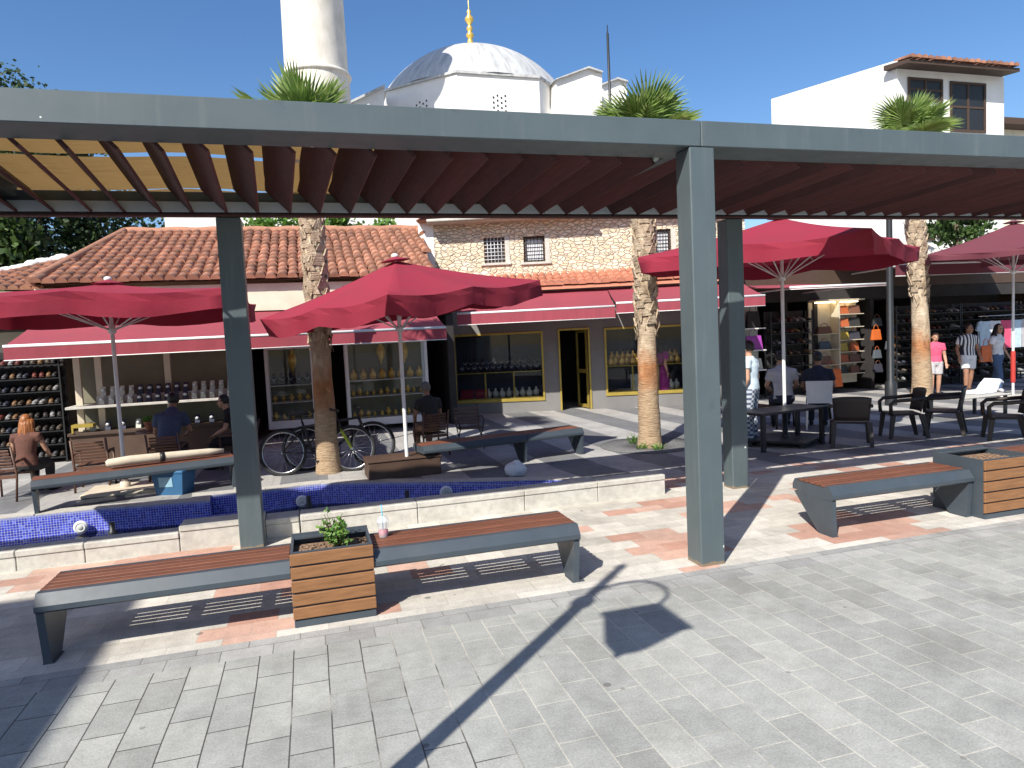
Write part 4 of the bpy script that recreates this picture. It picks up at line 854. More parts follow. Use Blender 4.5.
# ------------------------------------------------------------------ palms
def palm(loc, z_crown, r_base, lean, label, seed, rot):
    rnd = random.Random(seed); t = thing('palm_tree', loc, label, 'palm tree', 0, 'trimmed fan palms')
    b = MB(); H = z_crown; ns = 40; rings = []; nn = 18
    for i in range(ns+1):
        k = i/ns; z = H*k; r = r_base*(1.12-.3*min(1, k*2.2)) if k < .42 else r_base*(.82+.12*min(1, (k-.42)/.1))
        if k < .05: r *= 1.12-.12*k/.05
        c = Vector((lean[0]*k*k, lean[1]*k*k, z)); rings.append([b.bm.verts.new(c+Vector((math.cos(a), math.sin(a), 0))*r*(1+.025*math.sin(3*a+i)+rnd.uniform(-.02, .02))) for a in [2*math.pi*q/nn for q in range(nn)]])
    for i in range(ns):
        for q in range(nn): f = b.bm.faces.new((rings[i][q], rings[i][(q+1) % nn], rings[i+1][(q+1) % nn], rings[i+1][q])); f.smooth = True
    b.bm.faces.new(rings[-1])
    for j in range(110):                             # cut leaf bases on the upper trunk
        k = .40+.6*j/110; a = j*2.399963; c = Vector((lean[0]*k*k, lean[1]*k*k, H*k)); o = Vector((math.cos(a), math.sin(a), 0)); sd = Vector((-o.y, o.x, 0)); rr = r_base*.90; L = rnd.uniform(.10, .2); w_ = rnd.uniform(.07, .11)
        p0 = c+o*rr*.9; tip = c+o*(rr+L*.24)+Vector((0, 0, L)); tk = o*.02
        b.hull8([p0-sd*w_, p0+sd*w_, p0+sd*w_+tk*1.6, p0-sd*w_+tk*1.6], [tip-sd*w_*.45, tip+sd*w_*.45, tip+sd*w_*.45+tk, tip-sd*w_*.45+tk])
    for j in range(260):                             # ragged fibres and torn leaf bases
        k = .37+.63*random.Random(seed*1000+j).random(); a = rnd.random()*6.28; c = Vector((lean[0]*k*k, lean[1]*k*k, H*k)); o = Vector((math.cos(a), math.sin(a), 0)); sd = Vector((-o.y, o.x, 0)); rr = r_base*rnd.uniform(.9, 1.02); L = rnd.uniform(.06, .2)
        p0 = c+o*rr; tip = c+o*(rr+rnd.uniform(.01, .07))+Vector((0, 0, L*rnd.choice((1, 1, -.7))))+sd*rnd.uniform(-.06, .06); w_ = rnd.uniform(.006, .02)
        b.hull8([p0-sd*w_, p0+sd*w_, p0+sd*w_+o*.01, p0-sd*w_+o*.01], [tip-sd*w_*.3, tip+sd*w_*.3, tip+sd*w_*.3+o*.004, tip-sd*w_*.3+o*.004])
    b.build('trunk', M['bark'], t)
    for j in range(13):
        az = rot+j*2.399963; el = R(rnd.uniform(38, 80) if j < 10 else rnd.uniform(5, 26)); pl = rnd.uniform(.3, .5); Lb = rnd.uniform(.72, .92)
        b = MB(); d = Vector((math.cos(az)*math.cos(el), math.sin(az)*math.cos(el), math.sin(el))); side = Vector((-math.sin(az), math.cos(az), 0)); nrm = side.cross(d).normalized()
        b.tube([(0, 0, -.1), d*pl*.5+Vector((0, 0, .01)), d*pl], [.022, .016, .012], 5); h0 = d*pl
        nb_ = 38
        for q in range(nb_):
            th = R(-112+224*q/(nb_-1)); dr = (d*math.cos(th)+side*math.sin(th)); L = Lb*(1-.28*(abs(th)/2)**2)*rnd.uniform(.93, 1.05); hw = .026*L/.8
            pn = nrm*(.10*math.cos(th)*0+.05*(1 if q % 2 else -1)*.3); sdv = (side*math.cos(th)-d*math.sin(th))
            droop = Vector((0, 0, -.10*L*rnd.uniform(.3, 1.4)))
            p1 = h0+dr*L*.3-nrm*.02; p2 = h0+dr*L*.66+droop*.25-nrm*.03; p3 = h0+dr*L+droop-nrm*.03
            fo = nrm*.018
            b.face([h0, p1+sdv*hw*.8-fo, p1+fo]); b.face([h0, p1+fo, p1-sdv*hw*.8-fo])
            b.face([p1+fo, p1+sdv*hw*.8-fo, p2+sdv*hw*.62-fo, p2+fo]); b.face([p1-sdv*hw*.8-fo, p1+fo, p2+fo, p2-sdv*hw*.62-fo]); b.face([p2+fo, p2+sdv*hw*.62-fo, p3]); b.face([p2-sdv*hw*.62-fo, p2+fo, p3])
        o = b.build('frond', M['palmleaf'], t, fix=False); o.location = (lean[0], lean[1], H)
    return t
p1_, p2_, p3_ = G(329, 476), G(650, 447), G(922, 400); p1_.x *= 1.03; p1_.y *= 1.03
def crown(px, py, P): return at(px, py, P.y).z-LOW
def leanpx(px, py, P): return at(px, py, P.y).x-P.x
palm((p1_.x, p1_.y, LOW), crown(305, 146, p1_), .162, (leanpx(306, 130, p1_), .15), 'fan palm with bicycles leaning at its trunk', 4, .3)
palm((p2_.x, p2_.y, LOW), crown(650, 143, p2_), .175, (leanpx(645, 130, p2_), .1), 'fan palm with weeds at its foot in front of the grey shop', 9, 1.9)
palm((p3_.x, p3_.y, LOW), crown(914, 140, p3_), .205, (leanpx(912, 140, p3_), .1), 'fan palm among the dark chairs in front of the shoe shop', 14, 3.3)
# ------------------------------------------------------------------ parasols
def parasol(loc, half, rot, eave, apex, valance, label, mm='red', pole=.028, base=None, tilt=(0, 0), polebottom=0.06, seed=0, poletint='white'):
    rnd = random.Random(seed)
    t = thing('parasol', loc, label, 'parasol', rot, 'crimson cafe parasols')
    b = MB(); b.lathe([(pole, polebottom), (pole, apex-.03), (pole*.5, apex), (0, apex)], n=12); b.build('pole', M[poletint], t)
    TM = Matrix.Translation((0, 0, apex)) @ Rz(-rot) @ Rx(tilt[0]) @ Ry(tilt[1]) @ Rz(rot) @ Matrix.Translation((0, 0, -apex))
    nP = 12; peri = []                               # perimeter of the square, ribs at corners and mid sides
    for s_ in range(4):
        a, c = [Vector(p) for p in (((-1, -1, 0), (1, -1, 0)), ((1, -1, 0), (1, 1, 0)), ((1, 1, 0), (-1, 1, 0)), ((-1, 1, 0), (-1, -1, 0)))[s_]]
        for k in range(nP): peri.append(((a+(c-a)*k/nP)*half, k/nP))
    NP = len(peri); nR = 10
    b = MB(); rows = []
    for j in range(nR+1):
        r = .03+.97*j/nR; row = []
        for p, k in peri:
            f = abs(math.sin(2*math.pi*k)); sag = -.055*f*r**1.5 - .04*math.sin(math.pi*r); pull = 1-.018*f*r
            row.append(b.bm.verts.new(TM @ Vector((p.x*r*pull, p.y*r*pull, apex+(eave-apex)*r+sag))))
        rows.append(row)
    ph = rnd.random()*6
    for q in range(1, 4):                            # valance
        row = []
        for i, (p, k) in enumerate(peri):
            f = abs(math.sin(2*math.pi*k)); o = 1-.018*f+.010*math.sin(i*1.7+ph)*q-.012*q*.5
            row.append(b.bm.verts.new(TM @ Vector((p.x*o, p.y*o, eave-.055*f-valance*q/3*(1+.10*math.sin(i*.9+ph))))))
        rows.append(row)
    for j in range(len(rows)-1):
        for i in range(NP):
            fc = b.bm.faces.new((rows[j][i], rows[j][(i+1) % NP], rows[j+1][(i+1) % NP], rows[j+1][i])); fc.smooth = (j != nR-1 and j != nR)
    b.build('canopy', M[mm], t)
    cap = MB(); cr = []
    for r, z in ((.05, .05), (.22, .0)):
        cr.append([cap.bm.verts.new(TM @ Vector((r*math.cos(a), r*math.sin(a), apex+z))) for a in [2*math.pi*i/16 for i in range(16)]])
    for i in range(16): cap.bm.faces.new((cr[0][i], cr[0][(i+1) % 16], cr[1][(i+1) % 16], cr[1][i]))
    cap.bm.faces.new(cr[0]); cap.build('vent_cap', M[mm], t)
    b = MB(); b.ball(TM @ Vector((0, 0, apex+.07)), .055, None, 12, (1, 1, .7)); b.build('finial', M['white'], t)
    hub = Vector((0, 0, eave-.42))
    b = MB(); b.lathe([(pole*1.1, hub.z-.05), (pole*2.0, hub.z-.04), (pole*2.0, hub.z+.03), (pole*1.1, hub.z+.05)], n=12); b.build('runner', M['white'], t)
    for k in range(8):
        p, kk = peri[k*nP//2]; tip = TM @ Vector((p.x*.985, p.y*.985, eave-.03)); top = TM @ Vector((p.x*.02, p.y*.02, apex-.05)); mid = top+(tip-top)*.5-Vector((0, 0, .045))
        b = MB(); b.tube([top, mid, tip], .012, 6); rb = b.build('rib', M['white'], t)
        b = MB(); b.tube([hub+Vector((p.x, p.y, 0)).normalized()*pole*1.5, mid-Vector((0, 0, .012))], .010, 6); b.build('strut', M['white'], rb)
    if base == 'slab':
        b = MB(); b.box2((-.5, -.36, .0), (.5, .36, .065), None, .02); b.lathe([(.07, .066), (.07, .14), (.045, .15), (.045, .3), (.03, .31)], n=14); b.build('base_slab', M['cushion'], t)
    if base == 'plate':
        b = MB(); b.box2((-.55, -.5, .09), (.55, .5, .125), None, .006); b.lathe([(.06, .125), (.06, .16), (.045, .17), (.045, .55), (.032, .56)], n=14); bp = b.build('base_plate', M['darksteel'], t)
        for sx in (-.47, .47):
            for sy in (-.42, .42): b = MB(); b.box2((sx-.04, sy-.04, 0), (sx+.04, sy+.04, .0895)); b.build('foot', M['darksteel'], bp)
    if base == 'box':
        b = MB(); b.box2((-.3, -.3, 0), (.3, .3, .05), None, .01); b.build('base_slab', M['concrete'], t)
    return t
g = G(126, 491); parasol((g.x, g.y, LOW), 1.86, 0, at(110, 290, g.y-1.8).z-LOW, at(112, 288, g.y).z-LOW+.06, .27, 'crimson parasol with white pole between the pool and the watch stall', base='slab', seed=1)
z_ = lambda px, py, Y: at(px, py, Y).z-LOW
Y2_ = 10.2; L_, R_, A_ = at(257, 321, Y2_-.35), at(543, 285, Y2_+.35), at(390, 265, Y2_); cxu = (L_.x+R_.x)/2-.22
parasol((cxu, Y2_, LOW), (R_.x-L_.x)/2/math.sqrt(2)*.955, R(45-12), (L_.z+R_.z)/2-LOW+.03, A_.z-LOW+.06, .25, 'crimson parasol leaning left above the man in the wooden chair', polebottom=.29, tilt=(R(.5), -math.atan2(R_.z-L_.z, R_.x-L_.x)), seed=2)
g = gnd(774, 438, 0.0); U3 = g
parasol((g.x+.22, g.y, LOW), 1.70, R(45-11), z_(865, 239, g.y-2.3)+.13, z_(865, 239, g.y-2.3)+.68, .24, 'crimson parasol on a dark square plate right of the pergola posts', base='plate', seed=3)
g = G(1013, 397); U4 = g
parasol((g.x, g.y, LOW), 1.9, R(45+3), z_(925, 255, g.y), z_(925, 255, g.y)+.72, .14, 'plum parasol with a pale hem at the right frame edge', 'plum', base='box', seed=4)
b = MB(); b.lathe([(.045, .35), (.05, .4), (.05, 1.05), (.042, 1.1)], n=12)
tag(b.build('pole_sleeve', mat('red_sleeve', (.5, .04, .03), None, .6, 6), None, (g.x, g.y, LOW)), 'red padded sleeve round the lower pole of the plum parasol', 'sleeve')

# ------------------------------------------------------------------ seats
def slat_chair(loc, rz, label, first=[None]):
    if first[0]: return dup(first[0], loc, rz, label)
    t = thing('wooden_armchair', loc, label, 'chair', rz, 'slatted wooden armchairs'); t.scale = (.88, .88, .87)      # faces +Y, back at -Y
    b = MB()
    for k in range(6): b.box2((-.24, -.2+k*.075, .425), (.24, -.2+k*.075+.06, .445), None, .004)
    b.build('seat', M['chairwood'], t)
    b = MB()
    for k in range(7): b.box((0, -.255-.012*k, .52+k*.052), (.46-.006*k, .016, .036), Rx(R(12)), None, .003)
    b.build('backrest', M['chairwood'], t)
    for sx in (-.255, .255):
        for nm, pts in (('leg', [(sx, .24, 0), (sx, .24, .62)]), ('leg', [(sx, -.31, 0), (sx, -.235, .43), (sx, -.345, .9)])):
            b = MB(); b.tube(pts, .019, 6); b.build(nm, M['chairwood'], t)
        b = MB(); b.tube([(sx, -.27, .63), (sx, -.05, .655), (sx, .27, .64)], [.022, .026, .022], 6); b.build('armrest', M['chairwood'], t)
    b = MB(); b.box2((-.25, .215, .37), (.25, .235, .424)); b.box2((-.25, -.24, .37), (.25, -.22, .424)); b.build('apron', M['chairwood'], t)
    first[0] = t; return t
def plastic_chair(loc, rz, label, first=[None]):
    if first[0]: return dup(first[0], loc, rz, label)
    t = thing('plastic_armchair', loc, label, 'chair', rz, 'dark plastic armchairs')
    b = MB(); b.box2((-.25, -.22, .41), (.25, .25, .44), None, .012); b.build('seat', M['brownplastic'], t)
    b = MB(); n = 10; fr = []; bk = []
    for i in range(n+1):
        a = -1+2*i/n; cols = []
        for j in range(6):
            k = j/5; z = .46+.38*k; hw = .245+.03*k; top = -.03*abs(a)**3*k
            cols.append(Vector((a*hw, -.24-.07*k+.05*(a*a)*1.0, z+top)))
        fr.append([b.bm.verts.new(p) for p in cols]); bk.append([b.bm.verts.new(p+Vector((0, -.018, 0))) for p in cols])
    for S_, rev in ((fr, 0), (bk, 1)):
        for i in range(n):
            for j in range(5): f = b.bm.faces.new((S_[i][j], S_[i+1][j], S_[i+1][j+1], S_[i][j+1])); f.smooth = True
    for i in range(n):
        b.bm.faces.new((fr[i][5], fr[i+1][5], bk[i+1][5], bk[i][5])); b.bm.faces.new((fr[i][0], fr[i+1][0], bk[i+1][0], bk[i][0]))
    for j in range(5):
        b.bm.faces.new((fr[0][j], fr[0][j+1], bk[0][j+1], bk[0][j])); b.bm.faces.new((fr[n][j], fr[n][j+1], bk[n][j+1], bk[n][j]))
    b.build('backrest', M['brownplastic'], t)
    for sx in (-1, 1):
        b = MB(); b.hull8([(sx*.22, .18, .41), (sx*.28, .18, .41), (sx*.28, .25, .41), (sx*.22, .25, .41)], [(sx*.25, .24, 0), (sx*.30, .24, 0), (sx*.30, .285, 0), (sx*.25, .285, 0)]); b.build('leg', M['brownplastic'], t)
        b = MB(); b.hull8([(sx*.21, -.25, .43), (sx*.28, -.25, .43), (sx*.28, -.17, .43), (sx*.21, -.17, .43)], [(sx*.25, -.33, 0), (sx*.30, -.33, 0), (sx*.30, -.285, 0), (sx*.25, -.285, 0)]); b.build('leg', M['brownplastic'], t)
        b = MB(); b.tube([(sx*.27, .25, .42), (sx*.285, .26, .60), (sx*.285, .2, .655), (sx*.285, 0, .665), (sx*.275, -.27, .69)], [(.022, .03)]*5, 8); b.build('armrest', M['brownplastic'], t)
    first[0] = t; return t
def stand_at(px, py): p = G(px, py); return Vector((p.x, p.y, LOW))
PI = math.pi
slat_chair(stand_at(16, 500)+Vector((-.12, .15, 0)), R(-8), 'wooden slatted armchair of the long haired woman at left frame edge')
slat_chair(stand_at(94, 490)+Vector((0, .15, 0)), R(4), 'empty wooden slatted armchair left of the white parasol pole')
slat_chair(stand_at(170, 484)+Vector((-.02, .2, 0)), R(-4), 'wooden slatted armchair holding the man in the blue shirt')
slat_chair(stand_at(232, 470)+Vector((.1, .3, 0)), R(75), 'wooden slatted armchair half hidden by the left rear pergola post')
slat_chair(stand_at(434, 456)+Vector((0, .2, 0)), R(12), 'wooden slatted armchair of the man beside the leaning parasol')
fc = thing('folding_garden_chair', stand_at(474, 450)+Vector((0, .25, 0)), 'empty garden chair with wooden slats and curled iron legs behind the bench', 'chair', R(178)); fc.scale = (.9, .9, .88)
b = MB()
for k in range(5): b.box2((-.25, -.2+k*.085, .42), (.25, -.2+k*.085+.065, .44), None, .004)
b.build('seat', M['chairwood'], fc); b = MB()
for k in range(5): b.box((0, -.26-.014*k, .5+k*.075), (.52, .016, .055), Rx(R(12)), None, .003)
b.build('backrest', M['chairwood'], fc)
for sx in (-.23, .23):
    b = MB(); b.tube([(sx, -.34, .88), (sx, -.25, .44), (sx, .26, .01)], .012, 6); b.tube([(sx, .2, .425), (sx, -.3, .01)], .012, 6); b.build('leg', M['darksteel'], fc)
    b = MB(); b.tube([(sx*1.1, -.28, .62), (sx*1.12, .0, .66), (sx*1.1, .2, .62), (sx, .2, .44)], .014, 6); b.build('armrest', M['darksteel'], fc)
b = MB(); b.tube([(-.23, -.27, .05), (-.15, -.25, .16), (0, -.24, .2), (.15, -.25, .16), (.23, -.27, .05)], .012, 6); b.tube([(-.23, -.24, .03), (0, -.22, .14), (.23, -.24, .03)], .010, 6); b.build('curled_brace', M['darksteel'], fc)
plastic_chair(stand_at(858, 450)+Vector((.05, .2, 0)), R(-38), 'dark plastic armchair with its back to the camera beside the dark table')
plastic_chair(stand_at(905, 440)+Vector((.1, .15, 0)), R(62), 'dark plastic armchair in front of the right palm trunk')
plastic_chair(stand_at(950, 438)+Vector((.1, .2, 0)), R(38), 'tall looking dark plastic armchair right of the palm trunk')
plastic_chair(stand_at(1003, 447)+Vector((.25, .15, 0)), R(48), 'dark plastic armchair at the right frame edge')
wc = thing('white_chair', stand_at(821, 436)+Vector((.6, .75, 0)), 'white plastic chair behind the dark table', 'chair', R(-38))
b = MB(); b.box2((-.22, -.22, .42), (.22, .22, .445), None, .01); b.build('seat', M['whiteplastic'], wc)
b = MB(); b.hull8([(-.21, -.24, .5), (.21, -.24, .5), (.21, -.215, .5), (-.21, -.215, .5)], [(-.23, -.33, .92), (.23, -.33, .92), (.23, -.31, .92), (-.23, -.31, .92)]); b.build('backrest', M['whiteplastic'], wc)
for sx in (-.2, .2):
    b = MB(); b.tube([(sx, .2, .42), (sx*1.1, .24, 0)], .016, 6); b.build('leg', M['whiteplastic'], wc)
    b = MB(); b.tube([(sx*1.1, -.29, 0), (sx, -.22, .44), (sx, -.3, .85)], .016, 6); b.build('leg', M['whiteplastic'], wc)
# benches behind the pool
a = gnd(30, 482, .32); c = gnd(236, 457, .32); a2 = math.atan2(c.y-a.y, c.x-a.x)
bench(0, (c-a).length, 0, 'wood topped bench behind the pool carrying the rolled cream parasol', 'LR', (a.x, a.y, LOW), a2)
LB = (a, c)
a = gnd(424, 447, .32); c = gnd(584, 428, .32); a2 = math.atan2(c.y-a.y, c.x-a.x); Lm = (c-a).length
bench(0, Lm*.62, 0, 'wood topped bench beside the man at the leaning parasol', 'R', (a.x, a.y, LOW), a2); d_ = (c-a).normalized()
e = a+d_*(Lm*.62+.01); bench(0, Lm*.38-.01, 0, 'short shaded bench section ending near the palm with weeds', 'R', (e.x, e.y, LOW), a2)
tb = thing('dark_table', (0, 0, 0), 'long dark low table behind the dark plastic chair', 'table', 0)
p = gnd(832, 447, LOW); tb.location = (p.x-1.15, p.y-.05, LOW); tb.rotation_euler.z = R(10)
b = MB(); b.box2((-.2, 0, .6), (1.25, .6, .64), None, .008); b.build('tabletop', M['black'], tb)
for x, y in ((-.12, .06), (1.17, .06), (-.12, .54), (1.17, .54)): b = MB(); b.box2((x-.03, y-.03, 0), (x+.03, y+.03, .5995)); b.build('leg', M['darksteel'], tb)
st_ = thing('side_table', gnd(750, 428, LOW)+Vector((.15, .1, 0)), 'small wooden topped table between the posts and the parasol plate', 'table', R(8))
b = MB(); b.box2((-.28, -.25, .4), (.28, .25, .43), None, .006); b.build('tabletop', M['chairwood'], st_)
for x, y in ((-.22, -.2), (.22, -.2), (-.22, .2), (.22, .2)): b = MB(); b.tube([(x, y, .40), (x*1.25, y*1.2, 0)], .018, 6); b.build('leg', M['darksteel'], st_)
# things on and around the left bench
def on(pa, pc, k, back, z): d = (pc-pa); n = Vector((-d.y, d.x, 0)).normalized(); return pa+d*k+n*back+Vector((0, 0, z-pa.z))
rp = thing('rolled_parasol', on(*LB, .34, .25, LOW+.452), 'rolled cream cloth bundle lying on the left bench', 'bundle', math.atan2(LB[1].y-LB[0].y, LB[1].x-LB[0].x))
b = MB(); b.tube([(0, 0, .075), (.03, 0, .078), (.3, .0, .085), (.8, .005, .08), (1.3, 0, .075), (1.5, 0, .07)], [.03, .055, .066, .06, .05, .03], 12); b.build('cloth', M['cushion'], rp)
b = MB(); b.tube([(.66, 0, .08), (.72, 0, .08)], .068, 12); b.build('strap', M['black'], rp)
pt = thing('round_cafe_table', stand_at(148, 480)+Vector((.05, .75, 0)), 'small wooden cafe table with a green pot plant on it', 'table')
b = MB(); b.lathe([(0, .68), (.33, .68), (.34, .70), (.33, .72), (0, .72)], n=24); b.build('tabletop', M['chairwood'], pt)
b = MB(); b.lathe([(.05, .02), (.04, .6), (.1, .68)], n=10); b.build('pedestal', M['wood_dark'], pt)
b = MB()
for k in range(3): a_ = k*2.094; b.box((.15*math.cos(a_), .15*math.sin(a_), .02), (.3, .05, .04), Rz(a_))
b.build('foot', M['wood_dark'], pt)
pp = thing('pot_plant', pt.location+Vector((-.12, -.05, .721)), 'tiny bright green plant in a terracotta pot on the cafe table', 'plant')
b = MB(); b.lathe([(.05, 0), (.07, .12), (.078, .12), (.078, .14), (.06, .14), (.055, .12), (0, .12)], n=16); b.build('pot', M['terracotta'], pp)
b = MB()
for q in range(240):
    v = Vector((random.gauss(0, 1), random.gauss(0, 1), abs(random.gauss(0, .8)))).normalized(); c_ = Vector((0, 0, .14))+Vector((v.x*.09, v.y*.09, v.z*.11))*random.uniform(.5, 1); u = v.orthogonal().normalized()*.012
    b.face([c_-u, c_+v*.016, c_+u, c_-v*.01])
b.build('foliage', M['brightleaf'], pp)
gl_ = on(*LB, .62, .28, LOW+.445)
cl = thing('cool_box', stand_at(174, 496)+Vector((-.02, .22, 0)), 'blue plastic cool box with a pale sticker at the pool edge', 'box', R(-22))
b = MB(); b.hull8([(-.19, -.14, 0), (.19, -.14, 0), (.19, .14, 0), (-.19, .14, 0)], [(-.23, -.17, .3), (.23, -.17, .3), (.23, .17, .3), (-.23, .17, .3)]); b.build('box', M['blue'], cl)
b = MB(); b.box2((-.24, -.18, .301), (.24, .18, .345), None, .012); b.build('lid', M['blue'], cl)
b = MB(); b.hull8([(-.13, -.158, .12), (.07, -.158, .12), (.07, -.15, .12), (-.13, -.15, .12)], [(-.13, -.175, .26), (.07, -.175, .26), (.07, -.167, .26), (-.13, -.167, .26)]); b.build('sticker', M['lightblue'], cl)
bt = gnd(369, 475, LOW); bx = thing('brown_crate', Vector((bt.x*.955, 10.02, LOW)), 'long dark brown wooden trough on the pool edge under the leaning parasol', 'trough', R(3))
p = gnd(447, 474, LOW); Lx = (p.x-bt.x)*.97
b = MB(); b.box2((0, 0, 0), (Lx, .55, .26), None, .01); b.build('box', M['brown'], bx); b = MB(); b.box2((-.015, -.015, .262), (Lx+.015, .565, .29), None, .006); b.build('rim', M['brown'], bx)
bg_ = thing('white_bag', gnd(518, 478, LOW)+Vector((0, .1, .0)), 'small crumpled white plastic bag at the far pool edge', 'bag')
b = MB(); b.ball((0, 0, .10), .13, None, 16, (1.25, .8, .85))
for v in b.bm.verts: v.co += Vector((random.uniform(-.014, .014), random.uniform(-.014, .014), random.uniform(-.014, .014))); v.co.z = max(v.co.z, .004)
b.ball((.02, 0, .21), .04, None, 8, (1.4, .5, .8)); b.build('bag', M['whiteplastic'], bg_)
# grate and weeds round the middle palm
p = G(652, 446); b = MB(); b.lathe([(.25, .004), (.85, .004), (.85, .012), (.25, .012), (.25, .004)], (0, 0, 0), 36)
gr = b.build('tree_grate', M['gravel'], None, (p.x, p.y+.1, LOW)); tag(gr, 'round gravel bed around the foot of the middle palm', 'tree bed')
for i, (px, py) in enumerate(((641, 449), (656, 450), (633, 444))):
    q = G(px, py); w_ = thing('weed', (q.x, q.y-.05, LOW+.01), ('low green weed left of the middle palm foot', 'low green weed in front of the middle palm foot', 'taller green weed at the left edge of the palm bed')[i], 'weed')
    b = MB()
    for k in range(70):
        a_ = random.random()*6.28; v = Vector((math.cos(a_), math.sin(a_), random.uniform(.4, 2))).normalized(); L = random.uniform(.06, .17)*(1.6 if i == 2 else 1); s_ = Vector((-v.y, v.x, 0))*.011; o = Vector((random.uniform(-.09, .09), random.uniform(-.05, .05), 0)); b.face([o-s_, o+v*L*.6+s_, o+v*L, o+v*L*.6-s_])
    b.build('foliage', M['brightleaf'], w_)
# lamp post by the right palm and small wall lantern by the left palm
p = G(891, 405); lp = thing('lamp_post', (p.x, p.y, LOW), 'slim dark grey lamp post between the plum and crimson parasols', 'lamp post')
b = MB(); b.lathe([(.13, 0), (.13, .5), (.075, .6), (.065, 4.2), (.05, 5.2), (0, 5.2)], n=14); b.build('pole', M['darksteel'], lp)
b = MB(); b.tube([(0, 0, 5.0), (.1, 0, 5.25), (.3, 0, 5.3), (.42, 0, 5.15)], .02, 8); b.lathe([(.03, 5.14), (.16, 5.04), (.1, 4.75), (.03, 4.7), (0, 4.7)], (.42, 0, 0), 8, smooth=False); b.build('lantern', M['darksteel'], lp)
p = G(322, 455); l2 = thing('lantern_post', (p.x, p.y, LOW), 'dark lantern post half hidden by the left palm trunk', 'lamp post'); zt_ = at(322, 240, p.y).z-LOW; zl = at(326, 262, p.y).z-LOW
b = MB(); b.lathe([(.08, 0), (.06, .3), (.04, .5), (.035, zt_), (0, zt_)], n=10); b.tube([(0, 0, zt_-.1), (.08, 0, zt_), (.14, 0, zl+.12), (.14, 0, zl)], .014, 6); b.build('pole', M['darksteel'], l2)
b = MB(); b.lathe([(0, .03), (.05, .0), (.17, -.08), (.17, -.1)], (.14, 0, zl), 6, smooth=False); b.lathe([(.08, -.42), (.05, -.46), (0, -.48)], (.14, 0, zl), 6, smooth=False); ln = b.build('lantern_frame', M['darksteel'], l2)
b = MB(); b.lathe([(.14, -.102), (.08, -.42)], (.14, 0, zl), 6, smooth=False); b.build('pane', M['whiteplastic'], ln)

# ------------------------------------------------------------------ bicycles against the left palm
def bicycle(loc, rz, lean, label, frame_m, accent):
    t = thing('bicycle', loc, label, 'bicycle', rz); t.rotation_euler.x = lean; rw = .345
    for x in (-.53, .53):
        b = MB(); b.tube([(x+rw*math.cos(a), 0, rw+.01+rw*math.sin(a)) for a in [2*PI*k/36 for k in range(37)]], .024, 8, cap=False); wv = b.build('wheel', M['rubber'], t)
        b = MB(); b.tube([(x+(rw-.03)*math.cos(a), 0, rw+.01+(rw-.03)*math.sin(a)) for a in [2*PI*k/36 for k in range(37)]], .011, 6, cap=False); b.build('rim', M['chrome'], wv)
        b = MB()
        for k in range(18): a = 2*PI*k/18; b.tube([(x, .015*(1 if k % 2 else -1), rw+.01), (x+(rw-.03)*math.cos(a), 0, rw+.01+(rw-.03)*math.sin(a))], .0022, 4)
        b.tube([(x, -.04, rw+.01), (x, .04, rw+.01)], .022, 8); b.build('spokes', M['chrome'], wv)
    z0 = rw+.01; bb_ = (-.08, 0, z0-.03); seat = (-.22, 0, .82); head = (.33, 0, .80); hl = (.365, 0, .68)
    b = MB()
    for p, q, r in ((bb_, seat, .018), (bb_, hl, .021), ((-.19, 0, .74), head, .02), (bb_, (-.53, .05, z0), .011), (bb_, (-.53, -.05, z0), .011), ((-.19, 0, .74), (-.53, .05, z0), .010), ((-.19, 0, .74), (-.53, -.05, z0), .010), (head, hl, .025)): b.tube([p, q], r, 8)
    b.build('frame', M[frame_m], t)
    b = MB(); b.tube([hl, (.40, .055, .60), (.53, .055, z0)], [.016, .018, .012], 8); b.tube([hl, (.40, -.055, .60), (.53, -.055, z0)], [.016, .018, .012], 8); b.build('fork', M[accent], t)
    b = MB(); b.tube([head, (.30, 0, .9), (.34, 0, .96)], .016, 8); b.tube([(.28, -.31, .98), (.33, -.12, .965), (.34, 0, .96), (.33, .12, .965), (.28, .31, .98)], .013, 8); hb = b.build('handlebar', M['black'], t)
    for sy in (-1, 1): b = MB(); b.tube([(.28, sy*.22, .978), (.275, sy*.33, .982)], .019, 8); b.build('grip', M['rubber'], hb)
    b = MB(); b.tube([(-.22, 0, .8), (-.235, 0, .93)], .014, 8); b.tube([(-.38, 0, .95), (-.30, 0, .955), (-.2, 0, .945), (-.1, 0, .94)], [(.035, .08), (.03, .075), (.024, .04), (.018, .018)], 10); b.build('saddle', M['black'], t)
    b = MB(); b.tube([(-.08+.095*math.cos(a), -.045, z0-.03+.095*math.sin(a)) for a in [2*PI*k/20 for k in range(21)]], .008, 5, cap=False); b.tube([(-.08, -.05, z0-.03), (.02, -.06, z0-.16)], .011, 6); b.tube([(-.08, .05, z0-.03), (-.18, .06, z0+.1)], .011, 6); b.box((.02, -.1, z0-.16), (.09, .08, .02)); b.box((-.18, .1, z0+.1), (.09, .08, .02)); b.build('crank', M['black'], t)
    return t
pa, pb = G(283, 477), G(357, 472); m_ = (pa+pb)/2
bicycle((m_.x-.02, m_.y+.12, LOW), math.atan2(pb.y-pa.y, pb.x-pa.x), R(-7), 'black bicycle with lime fork leaning behind the left palm, nearer one', 'black', 'lime')
m2 = m_+Vector((.33, .42, 0)); bicycle((m2.x, m2.y, LOW), math.atan2(pb.y-pa.y, pb.x-pa.x)+R(4), R(-5), 'plain dark bicycle leaning behind the left palm, farther one', 'darksteel', 'darksteel')
